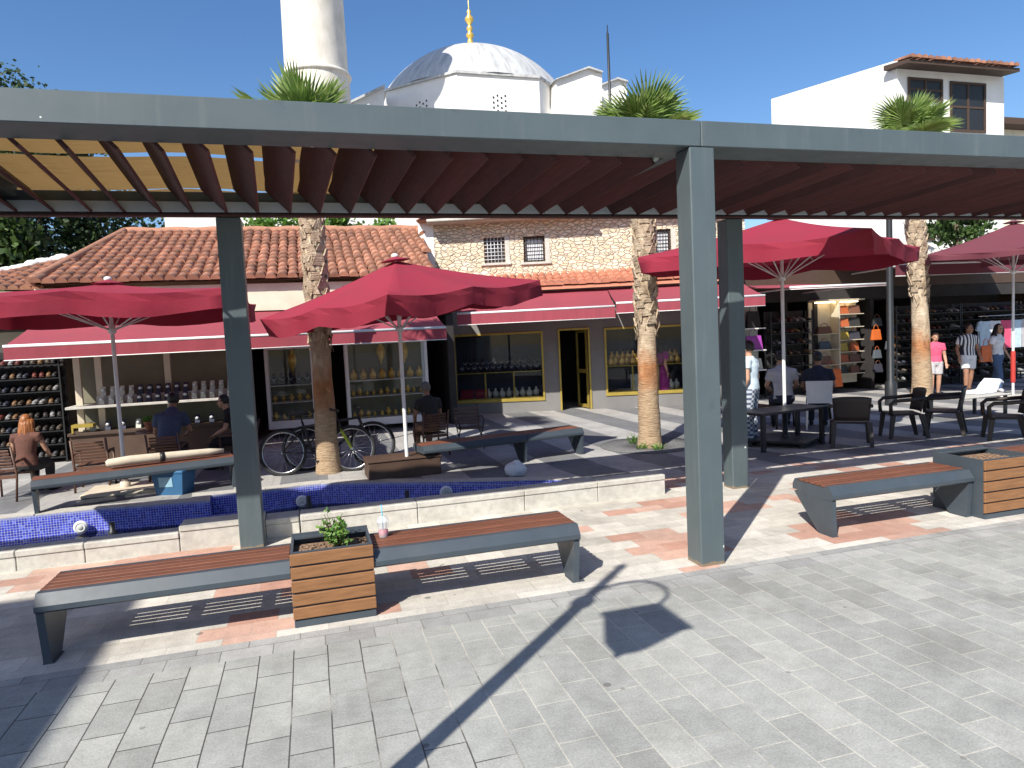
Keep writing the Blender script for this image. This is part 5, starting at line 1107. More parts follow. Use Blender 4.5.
# ------------------------------------------------------------------ shop goods
def shoe_mesh():
    b = MB(); b.tube([(-.125, 0, .055), (-.09, 0, .065), (-.02, 0, .055), (.05, 0, .040), (.11, 0, .030), (.135, 0, .026)], [(.055, .030), (.062, .036), (.05, .037), (.036, .042), (.028, .036), (.012, .014)], 10)
    b.box((0, 0, .008), (.27, .078, .016), None, None, .006); b.box((-.095, 0, .02), (.07, .066, .024)); return b
def shoe(loc, rz, label, group, first=[None], tilt=0):
    if first[0] is None:
        o = shoe_mesh().build('shoe', M['shoes']); first[0] = o; o.location = loc; o.rotation_euler = (0, tilt, rz); return tag(o, label, 'shoe', group)
    o = first[0].copy(); COL.objects.link(o); o.location = loc; o.rotation_euler = (0, tilt, rz); o['label'] = label; o['group'] = group; return o
def rack(loc, W, H, n, dep, label, group=None, mm='darksteel', z0=.12, cat='rack'):
    t = thing('display_rack', loc, label, cat, 0, group)
    for k in range(n):
        b = MB(); z = z0+(H-z0)*k/n; b.box((W/2, dep/2, z), (W-.04, dep, .018), Rx(R(8))); b.build('shelf', M[mm], t)
    for x in (.01, W-.01): b = MB(); b.box2((x-.012, 0, 0), (x+.012, .03, H)); b.box2((x-.012, dep-.03, 0), (x+.012, dep, H)); b.build('upright', M['darksteel'], t)
    b = MB(); b.box2((.03, dep+.06, 0), (W-.03, dep+.09, H)); b.build('back_panel', M['dark'], t); return t
a = at(-22, 420, 15.0); c = at(64, 420, 15.0); W = c.x-a.x
rack((a.x, 15.0, LOW), W, 2.15, 8, .32, 'tall dark rack of mixed shoes at the far left')
for k in range(8):
    for i in range(11):
        z = .12+2.03*k/8; shoe((a.x+.1+(W-.2)*i/10, 15.14, LOW+z+.012), R(-90+random.uniform(-14, 14)), 'small shoe on the crowded dark rack at far left', 'shoes on the left rack')
# watch stall
YS = 14.5; a = at(67, 420, YS); c = at(236, 420, YS); W = c.x-a.x; zz = lambda px, py, Y=YS: at(px, py, Y).z-LOW
ws = thing('watch_stall', (a.x, YS, LOW), 'stall with a pale shelf of watches over a brown counter', 'stall')
zsh = zz(150, 402); zct = zz(150, 428)
b = MB(); b.box2((.0, .05, 0), (W, .7, zct-.06)); b.build('counter', M['brown'], ws)
b = MB(); b.box2((-.02, .0, zct-.059), (W+.02, .72, zct), None, .006); b.build('counter_top', M['wood_dark'], ws)
b = MB(); b.box2((.0, -.06, zsh-.05), (W, .62, zsh), None, .006); b.build('shelf', M['concrete'], ws)
for px in (72, 94, 165, 232): x = at(px, 380, YS).x-a.x; b = MB(); b.box2((x-.055, .3, zct+.001), (x+.055, .38, zsh-.051)); b.box2((x-.055, .3, zsh+.001), (x+.055, .38, 2.3)); b.build('post', M['cushion'], ws)
b = MB(); b.box2((0, .66, zct+.002), (W, .70, zsh-.055)); b.box2((0, .66, zsh+.01), (W, .70, 2.45)); b.build('back_panel', M['stallback'], ws)
b = MB(); b.box2((.06, -.02, zct+.10), (.42, .2, zct+.16)); b.box2((.06, -.02, zct+.001), (.09, .02, zct+.099)); b.build('yellow_stand', M['gold'], ws)
def pad(loc, mm, label, store={}):
    if mm in store: return dup(store[mm], loc, None, label)
    t = thing('watch_display', loc, label, 'watch stand', 0, 'watch stands on the stall shelf')
    b = MB(); b.hull8([(-.045, 0, 0), (.045, 0, 0), (.045, .09, 0), (-.045, .09, 0)], [(-.04, .05, .17), (.04, .05, .17), (.04, .08, .17), (-.04, .08, .17)]); b.build('pad', M[mm], t)
    b = MB(); b.tube([(-.03, .028, .10), (0, .020, .106), (.03, .028, .10)], .022, 10); b.ball((0, .004, .108), .028, None, 10, (1, .35, 1)); b.build('watch', M['silver'], t); store[mm] = t; return t
for r_ in range(2):
    for i in range(15):
        x = a.x+W*(.20+.055*i); mm = 'navypad' if 4 <= i < 10 else 'pillow'
        pad((x, YS+.02+.16*r_, LOW+zsh+.002+.16*r_), mm, 'watch on a dark pad in the middle of the stall shelf' if mm == 'navypad' else 'watch on a pale pad on the stall shelf')
for r_ in range(1):
    b = MB(); b.box2((W*.16, .17, zsh+.001), (W*.98, .3, zsh+.155)); b.build('tier', M['concrete'], ws)
for i in range(9):
    pad((a.x+W*(.12+.09*i), YS+.18, LOW+zct+.002), 'navypad' if i % 3 else 'pillow', 'watch on a small pad on the brown counter below the stall shelf')
# vessels, busts
def vessel(loc, label, group, sc=1, first=[None]):
    if first[0] is None:
        b = MB(); b.lathe([(0, 0), (.035, 0), (.02, .02), (.018, .04), (.05, .07), (.055, .10), (.03, .13), (.022, .15), (.03, .17), (0, .175)], n=14); o = b.build('gold_vessel', M['goldleaf']); first[0] = o; tag(o, label, 'vessel', group)
    else: o = first[0].copy(); COL.objects.link(o); o['label'] = label; o['group'] = group
    o.location = loc; o.scale = (sc, sc, sc); return o
def bust(loc, mm, label, group, store={}):
    if mm in store: o = dup(store[mm], loc, None, label, group); return o
    t = thing('jewellery_bust', loc, label, 'display bust', 0, group)
    b = MB(); b.tube([(0, .03, 0), (0, .02, .08), (0, .01, .15), (0, .015, .19), (0, .02, .25)], [(.03, .06), (.045, .085), (.035, .075), (.022, .03), (.022, .026)], 12, up=(0, 1, 0)); b.build('bust', M[mm], t)
    b = MB(); b.tube([(.05*math.cos(a_), -.032-.012*math.sin(a_), .155+.045*math.sin(a_)) for a_ in [PI*k/10+PI for k in range(11)]], .007, 6); b.ball((0, -.025, .10), .013, None, 8); b.build('necklace', M['silver' if mm != 'goldleaf' else 'goldleaf'], t); store[mm] = t; return t
def vitrine(px0, px1, pt, pb, Y, shelves, label, seed):
    p, q = at(px0, pb, Y), at(px1, pb, Y); W = q.x-p.x; zb = max(.04, (at((px0+px1)/2, pb, Y).z-LOW)); zt = at((px0+px1)/2, pt, Y).z-LOW
    t = thing('display_cabinet', (p.x, Y, LOW), label, 'cabinet', 0, 'white glazed display cabinets'); f = .07
    b = MB(); b.box2((0, 0, zb), (W, .5, zb+.17), None, .006); b.build('base', M['white'], t)
    b = MB(); b.box2((0, 0, zt), (W, .5, zt+.06), None, .006); b.build('top', M['white'], t)
    for x in (0, W-f):
        b = MB(); b.box2((x, 0, zb+.171), (x+f, .06, zt-.001)); b.build('post', M['white'], t); b = MB(); b.box2((x, .44, zb+.171), (x+f, .5, zt-.001)); b.build('post', M['white'], t)
    b = MB(); b.box2((f, .47, zb+.171), (W-f, .49, zt-.001)); b.build('back_panel', M['stallback'], t)
    zs = []
    for s_ in shelves:
        z = zb+(zt-zb)*s_; b = MB(); b.box2((f+.001, .03, z-.02), (W-f-.001, .465, z), None, .003); b.build('shelf', M['white'], t); zs.append(z)
    b = MB(); b.box2((f+.001, .012, zb+.172), (W-f-.001, .018, zt-.002)); b.build('pane', M['glass'], t); return p.x, W, [zb+.17]+zs
x, W, zs = vitrine(269, 318, 349, 428, 15.75, (.33, .55), 'white glazed cabinet with a gold lantern left of the palm trunk', 1)
for k, z in enumerate(zs[:2]):
    for i in range(5): vessel((x+W*(.16+.17*i), 15.75+.15+.08*(i % 2), LOW+z+.002), 'small gold vessel in the cabinet left of the palm', 'gold vessels in the narrow cabinet', random.uniform(.8, 1.1))
for i in range(5): bust((x+W*(.16+.17*i), 15.75+.2, LOW+zs[2]+.002), 'navypad', 'dark necklace bust in the cabinet left of the palm', 'busts in the narrow cabinet')
x2, W2_, zs2 = vitrine(349, 431, 343, 424, 15.85, (.36, .56), 'wide white glazed cabinet of gold wares behind the leaning parasol pole', 2)
for k, z in enumerate(zs2[:2]):
    for i in range(11): vessel((x2+W2_*(.08+.083*i), 15.85+.12+.1*(i % 2), LOW+z+.002), 'small gold vessel in the wide white cabinet', 'gold vessels in the wide cabinet', random.uniform(.7, 1.2))
for i in range(8): bust((x2+W2_*(.1+.115*i), 15.85+.2, LOW+zs2[2]+.002), 'goldleaf', 'gold necklace bust in the wide white cabinet', 'busts in the wide cabinet')
def gold_lantern(px, py, Y, label, first=[None]):
    p = at(px, py, Y)
    if first[0]: return dup(first[0], (p.x, Y, p.z), None, label)
    t = thing('gold_lantern', (p.x, Y, p.z), label, 'lantern', 0, 'gold lanterns hanging in the cabinets')
    b = MB(); b.lathe([(0, -.28), (.02, -.26), (.03, -.2), (.09, -.1), (.11, 0), (.08, .11), (.03, .17), (.05, .19), (.03, .24), (0, .26)], n=12); b.build('body', M['goldleaf'], t)
    b = MB(); b.tube([(0, 0, .25), (0, 0, .42)], .006, 5); b.build('chain', M['goldleaf'], t); first[0] = t; return t
gold_lantern(292, 360, 16.0, 'gold lantern hanging left of the left palm trunk'); gold_lantern(380.5, 352, 16.1, 'gold lantern hanging left of the leaning parasol pole'); gold_lantern(404, 351, 16.1, 'gold lantern hanging behind the leaning parasol pole')
# windows of the grey shop
def fill(Rr, h, kinds):
    W = Rr[1]-Rr[0]
    for i in range(13):
        p = FG.p(Rr[0]+W*(.06+.073*i), .2+.12*(i % 2), LOW+h+.003); o = bust(p, kinds[0], kinds[1], kinds[2]); o.rotation_euler.z = FG.a
    for i in range(13):
        p = FG.p(Rr[0]+W*(.09+.070*i), .45, LOW+h+.12); o = bust(p, kinds[0], kinds[1], kinds[2]); o.rotation_euler.z = FG.a
    for i in range(8):
        p = FG.p(Rr[0]+W*(.36+.08*i), .16+.1*(i % 2), LOW+Rr[2]+.024); o = bust(p, 'pillow', kinds[3], kinds[2]+' lower shelf'); o.rotation_euler.z = FG.a
fill(W1, hW1, ('navypad', 'dark blue necklace bust on the upper shelf left of the shop door', 'busts in the left brass window', 'pale necklace bust on the lower shelf left of the shop door'))
fill(W2, hW2, ('goldleaf', 'gold necklace bust on the upper shelf right of the shop door', 'busts in the right brass window', 'pale necklace bust on the lower shelf right of the shop door'))
for Rr, h in ((W1, hW1), (W2, hW2)):
    pass
for i in range(2):
    rb_ = MB(); rb_.box2((0, 0, 0), (.34, .12, .2), None, .01); rb_.box2((-.006, -.006, .201), (.346, .126, .24), None, .01); o = rb_.build('red_box', M['red'], None, FG.p(W1[0]+.07+.4*i, .12, LOW+W1[2]+.023), FG.a); tag(o, ('red gift box at the left end of the left brass window', 'red gift box second from left in the brass window')[i], 'box')
cd = MB(); cd.hull8([(0, 0, 0), (.28, 0, 0), (.28, .03, 0), (0, .03, 0)], [(0, .08, .42), (.28, .08, .42), (.28, .1, .42), (0, .1, .42)]); o = cd.build('price_card', M['pillow'], None, FG.p(W2[0]+.62, .14, LOW+W2[2]+.024), FG.a); tag(o, 'pale card standing low in the right brass window', 'card')
# ---- handbags and backpacks
def handbag(loc, w, h, label, group, mm='bags', cat='handbag'):
    t = thing('handbag', loc, label, cat, random.uniform(-.25, .25), group)
    b = MB(); b.hull8([(-w/2, -.05, 0), (w/2, -.05, 0), (w/2, .05, 0), (-w/2, .05, 0)], [(-w*.42, -.02, h), (w*.42, -.02, h), (w*.42, .02, h), (-w*.42, .02, h)])
    bmesh.ops.bevel(b.bm, geom=list(b.bm.edges), offset=.018, segments=2, affect='EDGES', profile=.6); b.build('body', M[mm], t)
    b = MB(); b.tube([(w*.25*math.cos(a_), 0, h+.45*h*math.sin(a_)-.01) for a_ in [PI*k/10 for k in range(11)]], .008, 6); b.build('handle', M[mm], t); return t
YBp = 15.9; pnl = [at(x, y, YBp) for x, y in ((817, 302), (866, 384))]
dp = thing('bag_display', (pnl[0].x, YBp, LOW), 'warm lit pale shelf wall of handbags right of the dark shop opening', 'display'); DW = pnl[1].x-pnl[0].x; dz = lambda py: at(842, py, YBp).z-LOW
b = MB(); b.box2((0, .34, dz(384)), (DW, .38, dz(301))); b.build('back_panel', M['warmpanel'], dp)
b = MB(); b.box2((DW*.47-.02, .02, dz(384)), (DW*.47+.02, .339, dz(301))); b.build('divider', M['warmpanel'], dp)
b = MB(); b.box2((0, .0, dz(300.5)), (DW, .38, dz(299)), None, .004); b.build('top', M['warmpanel'], dp)
rows = ((0, (333, 348.5, 364)), (1, (314, 327, 340, 352, 363, 374))); kk = 0
for col, ys in rows:
    for y in ys:
        x0_, x1_ = (0.02, DW*.47-.021) if col == 0 else (DW*.47+.021, DW-.01)
        b = MB(); b.box2((x0_, .03, dz(y)-.02), (x1_, .339, dz(y))); b.build('shelf', M['warmpanel'], dp)
        for q in range(1 if col == 0 else 2):
            w_ = .42 if col == 0 else .36; xx = (x0_+x1_)/2 if col == 0 else x0_+(x1_-x0_)*(.27+.47*q)
            handbag((pnl[0].x+xx, YBp+.18, LOW+dz(y)+.002), w_, .20+.06*random.random(), ('single handbag in the left column of the warm lit bag display' if col == 0 else 'small handbag in the right columns of the warm lit bag display'), 'handbags on the lit left column' if col == 0 else 'handbags on the lit right column')
handbag((pnl[0].x+DW*.24, YBp-.1, LOW+dz(386)), .6, .5, 'big tan orange handbag at the foot of the lit display', 'large handbags', 'orange')
b = MB(); b.box2((.1, .15, dz(301)-.03), (DW-.1, .21, dz(301)-.005)); b.build('strip_lamp', M['lampglow'], dp)
p = at(876, 334, 15.8); handbag((p.x, 15.8, at(876, 340, 15.8).z), .34, .3, 'bright orange handbag hanging right of the lit display', 'hanging handbags', 'orange')
for i, (px, py) in enumerate(((877, 322), (877, 354), (878, 368), (890, 345), (893, 330), (895, 362))):
    q = at(px, py, 15.85); handbag((q.x, 15.85, q.z-.12), .3, .24, 'small bag hanging in the dark strip left of the right palm', 'hanging bags by the lamp post')
# pale board with backpacks behind the posts
YP = 15.9; a = at(741, 375, YP); c = at(767, 375, YP); bd = thing('backpack_display', (a.x, YP, LOW), 'pale shelf board with backpacks right of the rear pergola post', 'display'); W = c.x-a.x; dz2 = lambda py: at(755, py, YP).z-LOW
b = MB(); b.box2((0, .36, dz2(388)), (W, .4, dz2(302))); b.build('back_panel', M['pillow'], bd)
for y in (328, 350, 370):
    b = MB(); b.box2((.0, 0, dz2(y)-.03), (W, .359, dz2(y))); b.build('shelf', M['white'], bd)
handbag((a.x+W*.64, YP+.15, LOW+dz2(350)+.002), .5, .38, 'bright purple backpack on the pale shelf board', 'backpacks', 'purple', 'backpack')
handbag((a.x+W*.64, YP+.15, LOW+dz2(328)+.002), .5, .45, 'dark grey backpack on the top pale shelf', 'backpacks', 'c_dark', 'backpack')
handbag((a.x+W*.62, YP+.15, LOW+dz2(370)+.002), .5, .3, 'pale grey backpack on the lowest pale shelf', 'backpacks', 'pillow', 'backpack')
handbag((a.x+W*.14, YP+.15, LOW+dz2(328)+.2), .22, .3, 'small orange bag hanging at the left of the pale board', 'backpacks', 'orange', 'bag')
# dark racks of shoes and bags at right
def wall_rack(px0, px1, Y, n, rows_, label, slabel, sgroup):
    a = at(px0, 380, Y); c = at(px1, 380, Y); W = c.x-a.x
    rack((a.x, Y, LOW), W, 2.35, rows_, .3, label, z0=.25)
    for k in range(rows_):
        for i in range(n):
            if random.random() < .12: continue
            shoe((a.x+.1+(W-.2)*i/(n-1), Y+.12, LOW+.25+2.1*k/rows_+.014), R(-90+random.uniform(-25, 25)), slabel, sgroup)
wall_rack(897, 961, 15.5, 11, 9, 'dark rack of shoes behind the right palm trunk', 'shoe on the dark rack behind the right palm trunk', 'shoes behind the palm')
wall_rack(962, 1030, 15.5, 12, 9, 'dark rack of shoes at the right frame edge behind the couple', 'shoe on the dark rack at the right frame edge', 'shoes at the right edge')
wall_rack(772, 814, 16.0, 7, 7, 'dark rack in the shop opening left of the lit bag display', 'dim item on the dark rack left of the lit display', 'goods in the dark opening')
hh = thing('hanging_shirts', (at(1005, 330, 15.2).x, 15.2, LOW+1.0), 'pale blue and white shirts hanging at the shoe shop entrance', 'clothes')
b = MB(); b.tube([(-1.0, 0, .95), (1.0, 0, .95)], .012, 6); b.build('rail', M['chrome'], hh)
for i in range(5):
    b = MB(); x = -.8+.4*i; b.hull8([(x-.17, -.04, 0), (x+.17, -.04, 0), (x+.17, .04, 0), (x-.17, .04, 0)], [(x-.2, -.03, .8), (x+.2, -.03, .8), (x+.2, .03, .8), (x-.2, .03, .8)]); b.hull8([(x-.3, -.025, .55), (x-.19, -.025, .5), (x-.19, .025, .5), (x-.3, .025, .55)], [(x-.2, -.03, .79), (x-.1, -.03, .82), (x-.1, .03, .82), (x-.2, .03, .79)]); b.build('shirt', M[('c_sky', 'c_white', 'c_pink', 'c_sky', 'c_grey')[i]], hh)
wt_ = thing('white_towel', at(985, 391, U4.y-1.0)+Vector((0, 0, -.0)), 'white cloth draped over a low table below the plum parasol', 'cloth')
bpy.data.objects.remove(wt_)
# low table with a white cloth under the plum parasol
p = gnd(975, 397, .33); lt_ = thing('low_table', (p.x, p.y, LOW), 'pale low table beside the red sleeved pole at right', 'table', R(4))
b = MB(); b.box2((-.35, 0, .42), (1.0, .75, .45), None, .008); b.build('tabletop', M['concrete'], lt_)
for x, y in ((-.28, .07), (.93, .07), (-.28, .68), (.93, .68)): b = MB(); b.box2((x-.025, y-.025, 0), (x+.025, y+.025, .4195)); b.build('leg', M['darksteel'], lt_)
b = MB(); pr = [(.05, .452), (.55, .452), (.75, .53), (.86, .72), (.93, .71), (.88, .55), (.8, .46), (.82, .44)]
b.hull8([(.0, .1, .452), (.62, .1, .452), (.62, .6, .452), (.0, .6, .452)], [(.03, .12, .53), (.6, .12, .53), (.6, .58, .53), (.03, .58, .53)]); b.hull8([(.55, .1, .50), (.65, .1, .452), (.65, .6, .452), (.55, .6, .50)], [(.80, .14, .78), (.92, .14, .76), (.92, .56, .76), (.80, .56, .78)])
b.hull8([(.82, .16, .74), (1.0, .16, .66), (1.0, .54, .66), (.82, .54, .74)], [(.82, .16, .80), (1.0, .16, .72), (1.0, .54, .72), (.82, .54, .80)])
bmesh.ops.scale(b.bm, vec=(.8, .8, .8), verts=b.bm.verts); bmesh.ops.translate(b.bm, vec=(.34, .1, .0912), verts=b.bm.verts)
bmesh.ops.transform(b.bm, matrix=Matrix.Translation(lt_.location) @ Rz(R(4)), verts=b.bm.verts)
bmesh.ops.translate(b.bm, vec=-lt_.location, verts=b.bm.verts)
o = b.build('folded_cloth', M['c_white'], None, lt_.location); tag(o, 'bright white folded cloth heaped on the pale low table', 'cloth')
md = o.modifiers.new('remesh', 'REMESH'); md.mode = 'VOXEL'; md.voxel_size = .02; md2 = o.modifiers.new('smooth', 'SMOOTH'); md2.iterations = 4
# ------------------------------------------------------------------ people
def limb(b, pts, rad, n=12, up=None): b.tube(pts, rad, n, up=up)
def vol(o, vx=.011, sm=3):
    m1 = o.modifiers.new('remesh', 'REMESH'); m1.mode = 'VOXEL'; m1.voxel_size = vx; m1.use_smooth_shade = True
    m2 = o.modifiers.new('smooth', 'SMOOTH'); m2.iterations = sm; m2.factor = .5
def hand(b, w, d, side):
    d = d.normalized(); sd = Vector((0, 0, 1)).cross(d)
    if sd.length < .2: sd = Vector((0, 1, 0))
    sd = sd.normalized(); nn = d.cross(sd).normalized()
    b.tube([w-d*.01, w+d*.03, w+d*.085], [(.024, .018), (.038, .016), (.036, .013)], 10, up=sd)
    for k, L in enumerate((.062, .075, .070, .055)):
        p = w+d*.08+sd*(-.027+.018*k); q = p+d*L*.55-nn*.008; e = q+d*L*.4-nn*.022; b.tube([p-d*.02, p, q, e], [.0085, .0085, .008, .0065], 6)
    p = w+d*.03+sd*.03*side; b.tube([p-sd*.01*side, p+d*.02+sd*.022*side, p+d*.05+sd*.03*side], [.011, .0105, .008], 6)
def person(loc, rz, label, J, shirt, pants, hair, skin='skin', sleeve=.55, legs='long', hair_len='short', shoe_m='c_black', fem=False, height=1.0, skirt=False, held=None):
    t = thing('person', loc, label, 'person', rz); t.scale = (height,)*3
    V = {k: Vector(v) for k, v in J.items()}
    sw = .93 if fem else 1.0
    def torso(b, g, z0=0, z1=1):
        P, W_, C, N = V['pelvis'], V['waist'], V['chest'], V['neck']
        up = (1, 0, 0); pts = [P-Vector((0, 0, .07)), P, P+(W_-P)*.6, W_, W_+(C-W_)*.55, C, C+(N-C)*.55, N]
        rr = [(.12+g, .10+g), (.168*(1.04 if fem else 1)+g, .118+g), (.150+g, .108+g), ((.128 if fem else .145)+g, .098+g), (.158*sw+g, .112+g), (.172*sw+g, .115+g), (.13*sw+g, .085+g), (.062+g, .06+g)]
        i0, i1 = int(z0), int(z1) if z1 > 1 else 8; b.tube(pts[i0:i1], rr[i0:i1], 18, up=up)
    def arm(b, s, g, frac=2.0):
        sh, el, wr = V['sh'+s], V['el'+s], V['wr'+s]; c = V['chest']
        pts = [c+(sh-c)*.55+Vector((0, 0, .03)), sh, sh+(el-sh)*.5]; rr = [.062*sw+g, .060*sw+g, .049*sw+g]
        if frac >= 1: pts += [el, el+(wr-el)*.45, wr]; rr += [.041*sw+g, .040*sw+g, .027*sw+g]
        else: pts[-1] = sh+(el-sh)*frac; rr[-1] = .056*sw+g
        b.tube(pts, rr, 12)
    def leg(b, s, g, frac=2.0):
        h, k, a = V['hip'+s], V['kn'+s], V['an'+s]
        pts = [h+Vector((0, 0, .03)), h+(k-h)*.35, k-(k-h)*.08]; rr = [.092+g, .083+g, .060+g]
        if frac >= 1: pts += [k+(a-k)*.1, k+(a-k)*.35, a+(k-a)*.12, a]; rr += [.056+g, .057+g, .038+g, .036+g]
        else: pts[-1] = h+(k-h)*frac; rr[-1] = .078+g
        b.tube(pts, rr, 12)
    hd = V['head']; N = V['neck']; f = V.get('face', Vector((0, 1, 0))).normalized(); rt = f.cross(Vector((0, 0, 1))).normalized()
    b = MB(); torso(b, 0)
    for s in 'LR':
        arm(b, s, 0); leg(b, s, 0); hand(b, V['wr'+s], (V['wr'+s]-V['el'+s]), 1 if s == 'L' else -1)
        a = V['an'+s]; fd = V.get('toe'+s, f); b.tube([a-fd*.05+Vector((0, 0, -.035)), a+fd*.06+Vector((0, 0, -.045)), a+fd*.15+Vector((0, 0, -.06))], [(.036, .036), (.04, .034), (.026, .018)], 10)
    b.tube([N-Vector((0, 0, .06)), N+(hd-N)*.4, hd-Vector((0, 0, .03))], [.062, .053, .055], 12)
    b.ball(hd+Vector((0, 0, .025))-f*.008, .1, None, 16, (.78, .95, 1.08)); b.ball(hd+f*.028-Vector((0, 0, .05)), .066, None, 12, (.86, .9, .95))
    b.tube([hd+f*.085+Vector((0, 0, .015)), hd+f*.108-Vector((0, 0, .02)), hd+f*.09-Vector((0, 0, .03))], [.011, .016, .012], 8)
    for s in (-1, 1): b.ball(hd+rt*.078*s-f*.005-Vector((0, 0, .005)), .026, None, 8, (.5, .7, 1.1))
    o = b.build('body', M[skin], t); vol(o, .0095)
    for s in (-1, 1):
        b = MB(); b.ball(hd+f*.083+rt*.031*s+Vector((0, 0, .022)), .011, None, 8); b.build('eye', M['darksteel'], t)
    b = MB(); b.tube([hd+f*.088-rt*.022-Vector((0, 0, .058)), hd+f*.094-Vector((0, 0, .06)), hd+f*.088+rt*.022-Vector((0, 0, .058))], [.004, .007, .004], 6); b.build('mouth', M['c_pink'] if fem else M['tan'], t)
    b = MB(); torso(b, .016, 1, 8)
    for s in 'LR':
        if sleeve: arm(b, s, .017, sleeve)
    o = b.build('top', M[shirt], t); vol(o, .012, 4)
    if skirt:
        P = V['pelvis']; m_ = (V['an'+'L']+V['an'+'R'])/2; b = MB(); b.tube([P+Vector((0, 0, .12)), P, P+(m_-P)*.4, P+(m_-P)*.82], [(.16, .13), (.2, .16), (.21, .19), (.26, .25)], 18, up=(1, 0, 0)); o = b.build('skirt', M[pants], t); vol(o, .014, 4)
    elif pants:
        b = MB(); P = V['pelvis']; b.tube([P+Vector((0, 0, .09)), P, P-Vector((0, 0, .08))], [(.164, .124), (.182, .134), (.13, .11)], 18, up=(1, 0, 0))
        for s in 'LR': leg(b, s, .020, 2.0 if legs == 'long' else .72)
        o = b.build('trousers', M[pants], t); vol(o, .012, 4)
    if shoe_m:
        for s in 'LR':
            a = V['an'+s]; fd = V.get('toe'+s, f); b = MB(); b.tube([a-fd*.07+Vector((0, 0, -.038)), a+fd*.05+Vector((0, 0, -.045)), a+fd*.15+Vector((0, 0, -.058)), a+fd*.185+Vector((0, 0, -.062))], [(.042, .042), (.048, .038), (.042, .026), (.02, .016)], 10); b.build('shoe', M[shoe_m], t)
    b = MB(); b.ball(hd+Vector((0, 0, .038))-f*.020, .107, None, 16, (.83, .95, 1.05))
    kill = [v for v in b.bm.verts if (v.co-hd).dot(f) > .045 and v.co.z < hd.z+.085 or v.co.z < hd.z-.05]
    bmesh.ops.delete(b.bm, geom=kill, context='VERTS')
    if hair_len != 'short':
        L = .5 if hair_len == 'long' else .2
        for k in range(40):
            a = R(-108+216*(k % 20)/19)+random.uniform(-.06, .06); o_ = (-f*math.cos(a)+rt*math.sin(a)); p = hd+Vector((0, 0, .06))+o_*.085; n_ = random.uniform(.8, 1.08)
            b.tube([p, hd+o_*.108-Vector((0, 0, .04)), hd+o_*random.uniform(.105, .135)-Vector((0, 0, .1+L*.35))-f*random.uniform(0, .04)+rt*random.uniform(-.02, .02), hd+o_*(.10+.03*random.random())-Vector((0, 0, .06+L*n_))-f*.03], [random.uniform(.016, .024), random.uniform(.018, .028), random.uniform(.014, .026), .004], 6)
    hm = {'dark': 'h_dark', 'red': 'h_red', 'grey': 'h_grey'}[hair]; b.build('hair', M[hm], t)
    return t
def pose_sit(lean=.06, turn=0, armz=.66, fwd=.36, knee=.42):
    J = dict(pelvis=(0, -.05, .52), waist=(0, -.05+lean*.25, .72), chest=(0, -.03+lean, .95), neck=(0, -.01+lean*1.5, 1.12), head=(0, .03+lean*1.7, 1.245), face=(math.sin(turn), math.cos(turn), -.05))
    for s, x in (('L', -1), ('R', 1)):
        J.update({'sh'+s: (x*.185, -.03+lean, 1.015), 'el'+s: (x*.26, .05+lean, .76), 'wr'+s: (x*.17, fwd-.02, armz), 'hip'+s: (x*.09, -.03, .51), 'kn'+s: (x*.13, knee, .50), 'an'+s: (x*.12, knee-.02, .09)})
    return J
def pose_stand(step=0., turn=0, bend=0, arms=None):
    J = dict(pelvis=(0, 0, .93), waist=(0, .0, 1.12), chest=(0, .01+bend, 1.32), neck=(0, .02+bend*1.3, 1.48), head=(0, .045+bend*1.6, 1.60), face=(math.sin(turn), math.cos(turn), -.08))
    for s, x in (('L', -1), ('R', 1)):
        st = step*x
        J.update({'sh'+s: (x*.18, bend, 1.385), 'el'+s: (x*.235, -.03-st*.5+bend, 1.11), 'wr'+s: (x*.235, .07-st*.8+bend, .90), 'hip'+s: (x*.09, 0, .91), 'kn'+s: (x*.1, .03+st*.9, .50), 'an'+s: (x*.1, -.02+st*1.4, .085 if st >= 0 else .12)})
    if arms: J.update(arms)
    return J
def SP(px, py): p = G(px, py); return Vector((p.x, p.y, LOW))
c_ = [o for o in COL.objects if o.name.startswith('wooden_armchair') and o.parent is None]
def seat_of(word): return [o for o in COL.objects if o.get('label') and word in o['label'] and o.get('category') == 'chair'][0]
def sit(chair, **kw): return chair.location+Matrix.Rotation(chair.rotation_euler.z, 3, 'Z') @ Vector((0, .02, -.0)), chair.rotation_euler.z
l_, r_ = sit(seat_of('long haired woman')); person(l_+Vector((.22, .1, 0)), r_, 'seated woman with long auburn hair seen from behind at far left', pose_sit(.03, .5), 'c_brown', 'c_dark', 'red', 'skin', .3, hair_len='long', fem=True, height=.86)
l_, r_ = sit(seat_of('blue shirt')); person(l_, r_, 'seated man in a slate blue shirt seen from behind near the cool box', pose_sit(.27, -.2, .70, .52), 'c_blue', 'c_dark', 'dark', 'tan', .6, height=.98)
l_, r_ = sit(seat_of('half hidden')); person(l_, r_+R(10), 'seated person in black half hidden behind the left rear pergola post', pose_sit(.1), 'c_black', 'c_black', 'dark', 'skin', .6, height=.9)
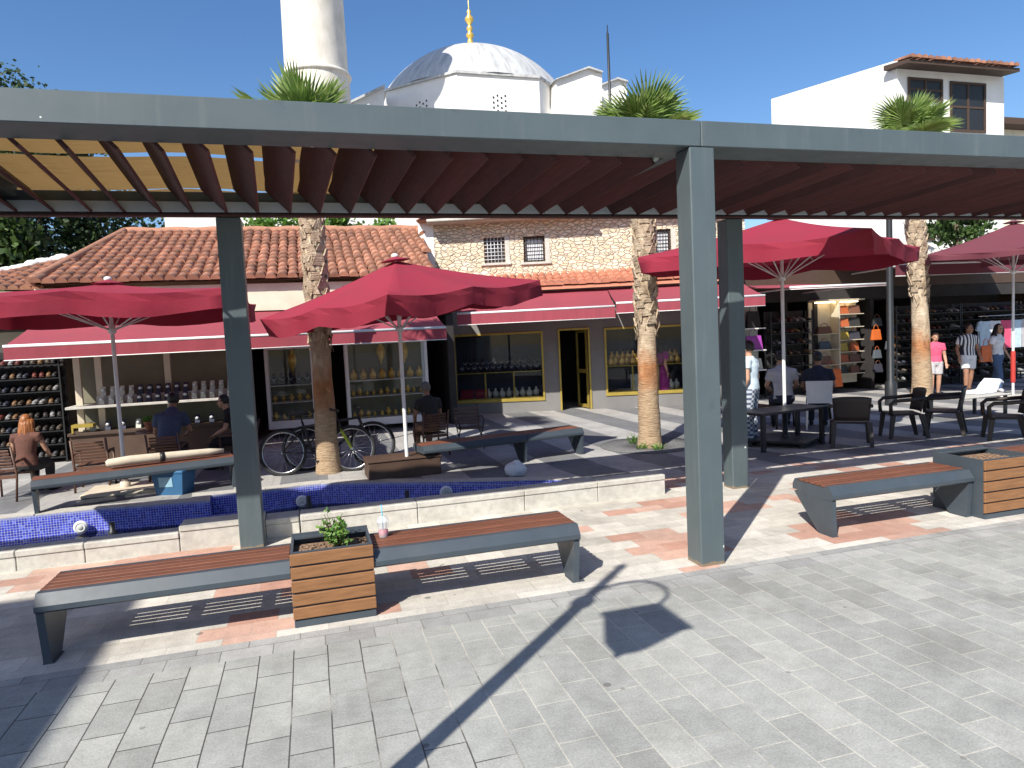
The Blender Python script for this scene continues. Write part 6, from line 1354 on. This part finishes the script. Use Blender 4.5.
l_, r_ = sit(seat_of('beside the leaning')); person(l_, r_, 'seated grey haired man in a dark shirt by the leaning parasol pole', pose_sit(.05, .35), 'c_dark', 'c_tan', 'grey', 'tan', .55, height=.92)
p = SP(663, 405); person(p, R(-75), 'woman in a purple skirt walking behind the middle palm', pose_stand(.14), 'c_purple', 'c_purple', 'dark', 'skin', .6, hair_len='mid', fem=True, skirt=True)
p = at(750, 345, 9.9); person((p.x, 9.9, LOW), R(35), 'standing woman in a pale blue top and checked trousers behind the posts', pose_stand(0, .2), 'c_sky', 'c_check', 'dark', 'skin', .4, hair_len='short', fem=True, height=1.0)
p = gnd(792, 432, LOW); q = Vector((p.x+.25, p.y+.55, LOW))
st2 = thing('stool', (q.x, q.y-.05, LOW), 'dark stool under the man in the pale grey shirt', 'stool', R(-30)); b = MB(); b.box2((-.2, -.2, .42), (.2, .2, .45), None, .01); b.build('seat', M['black'], st2)
for x in (-.16, .16):
    for y in (-.16, .16): b = MB(); b.tube([(x, y, .42), (x*1.15, y*1.15, 0)], .018, 6); b.build('leg', M['black'], st2)
person(q, R(-30), 'seated man in a pale grey shirt seen from behind beside the crimson parasol pole', pose_sit(.12, .3), 'c_grey', 'c_navy', 'dark', 'skin', .6, height=1.06)
w_ = seat_of('white plastic'); person(w_.location+Vector((.0, .0, 0)), R(-38), 'person in navy seated in the white plastic chair', pose_sit(.1), 'c_navy', 'c_navy', 'dark', 'tan', .6, height=1.04)
p = SP(935, 397); person(p, R(150), 'person in a pink shirt half hidden behind the right palm trunk', pose_stand(.05), 'c_pink', 'c_grey', 'dark', 'skin', .5, legs='short', height=.93)
p = SP(968, 393); person(p, R(165), 'man in a striped shirt and pale shorts in front of the shoe racks', pose_stand(.06, -.4), 'c_stripe', 'c_white', 'dark', 'tan', .6, legs='short', height=1.03)
ob = handbag(p+Vector((.48, -.1, .78)), .36, .42, 'large orange shopping bag between the striped man and jeans woman', 'carried bags', 'orange', 'bag')
p = SP(997, 391); person(p, R(190), 'woman in a white shirt and blue jeans at the right', pose_stand(.1, .3), 'c_white', 'c_jeans', 'dark', 'skin', .55, hair_len='mid', fem=True, shoe_m='c_white')
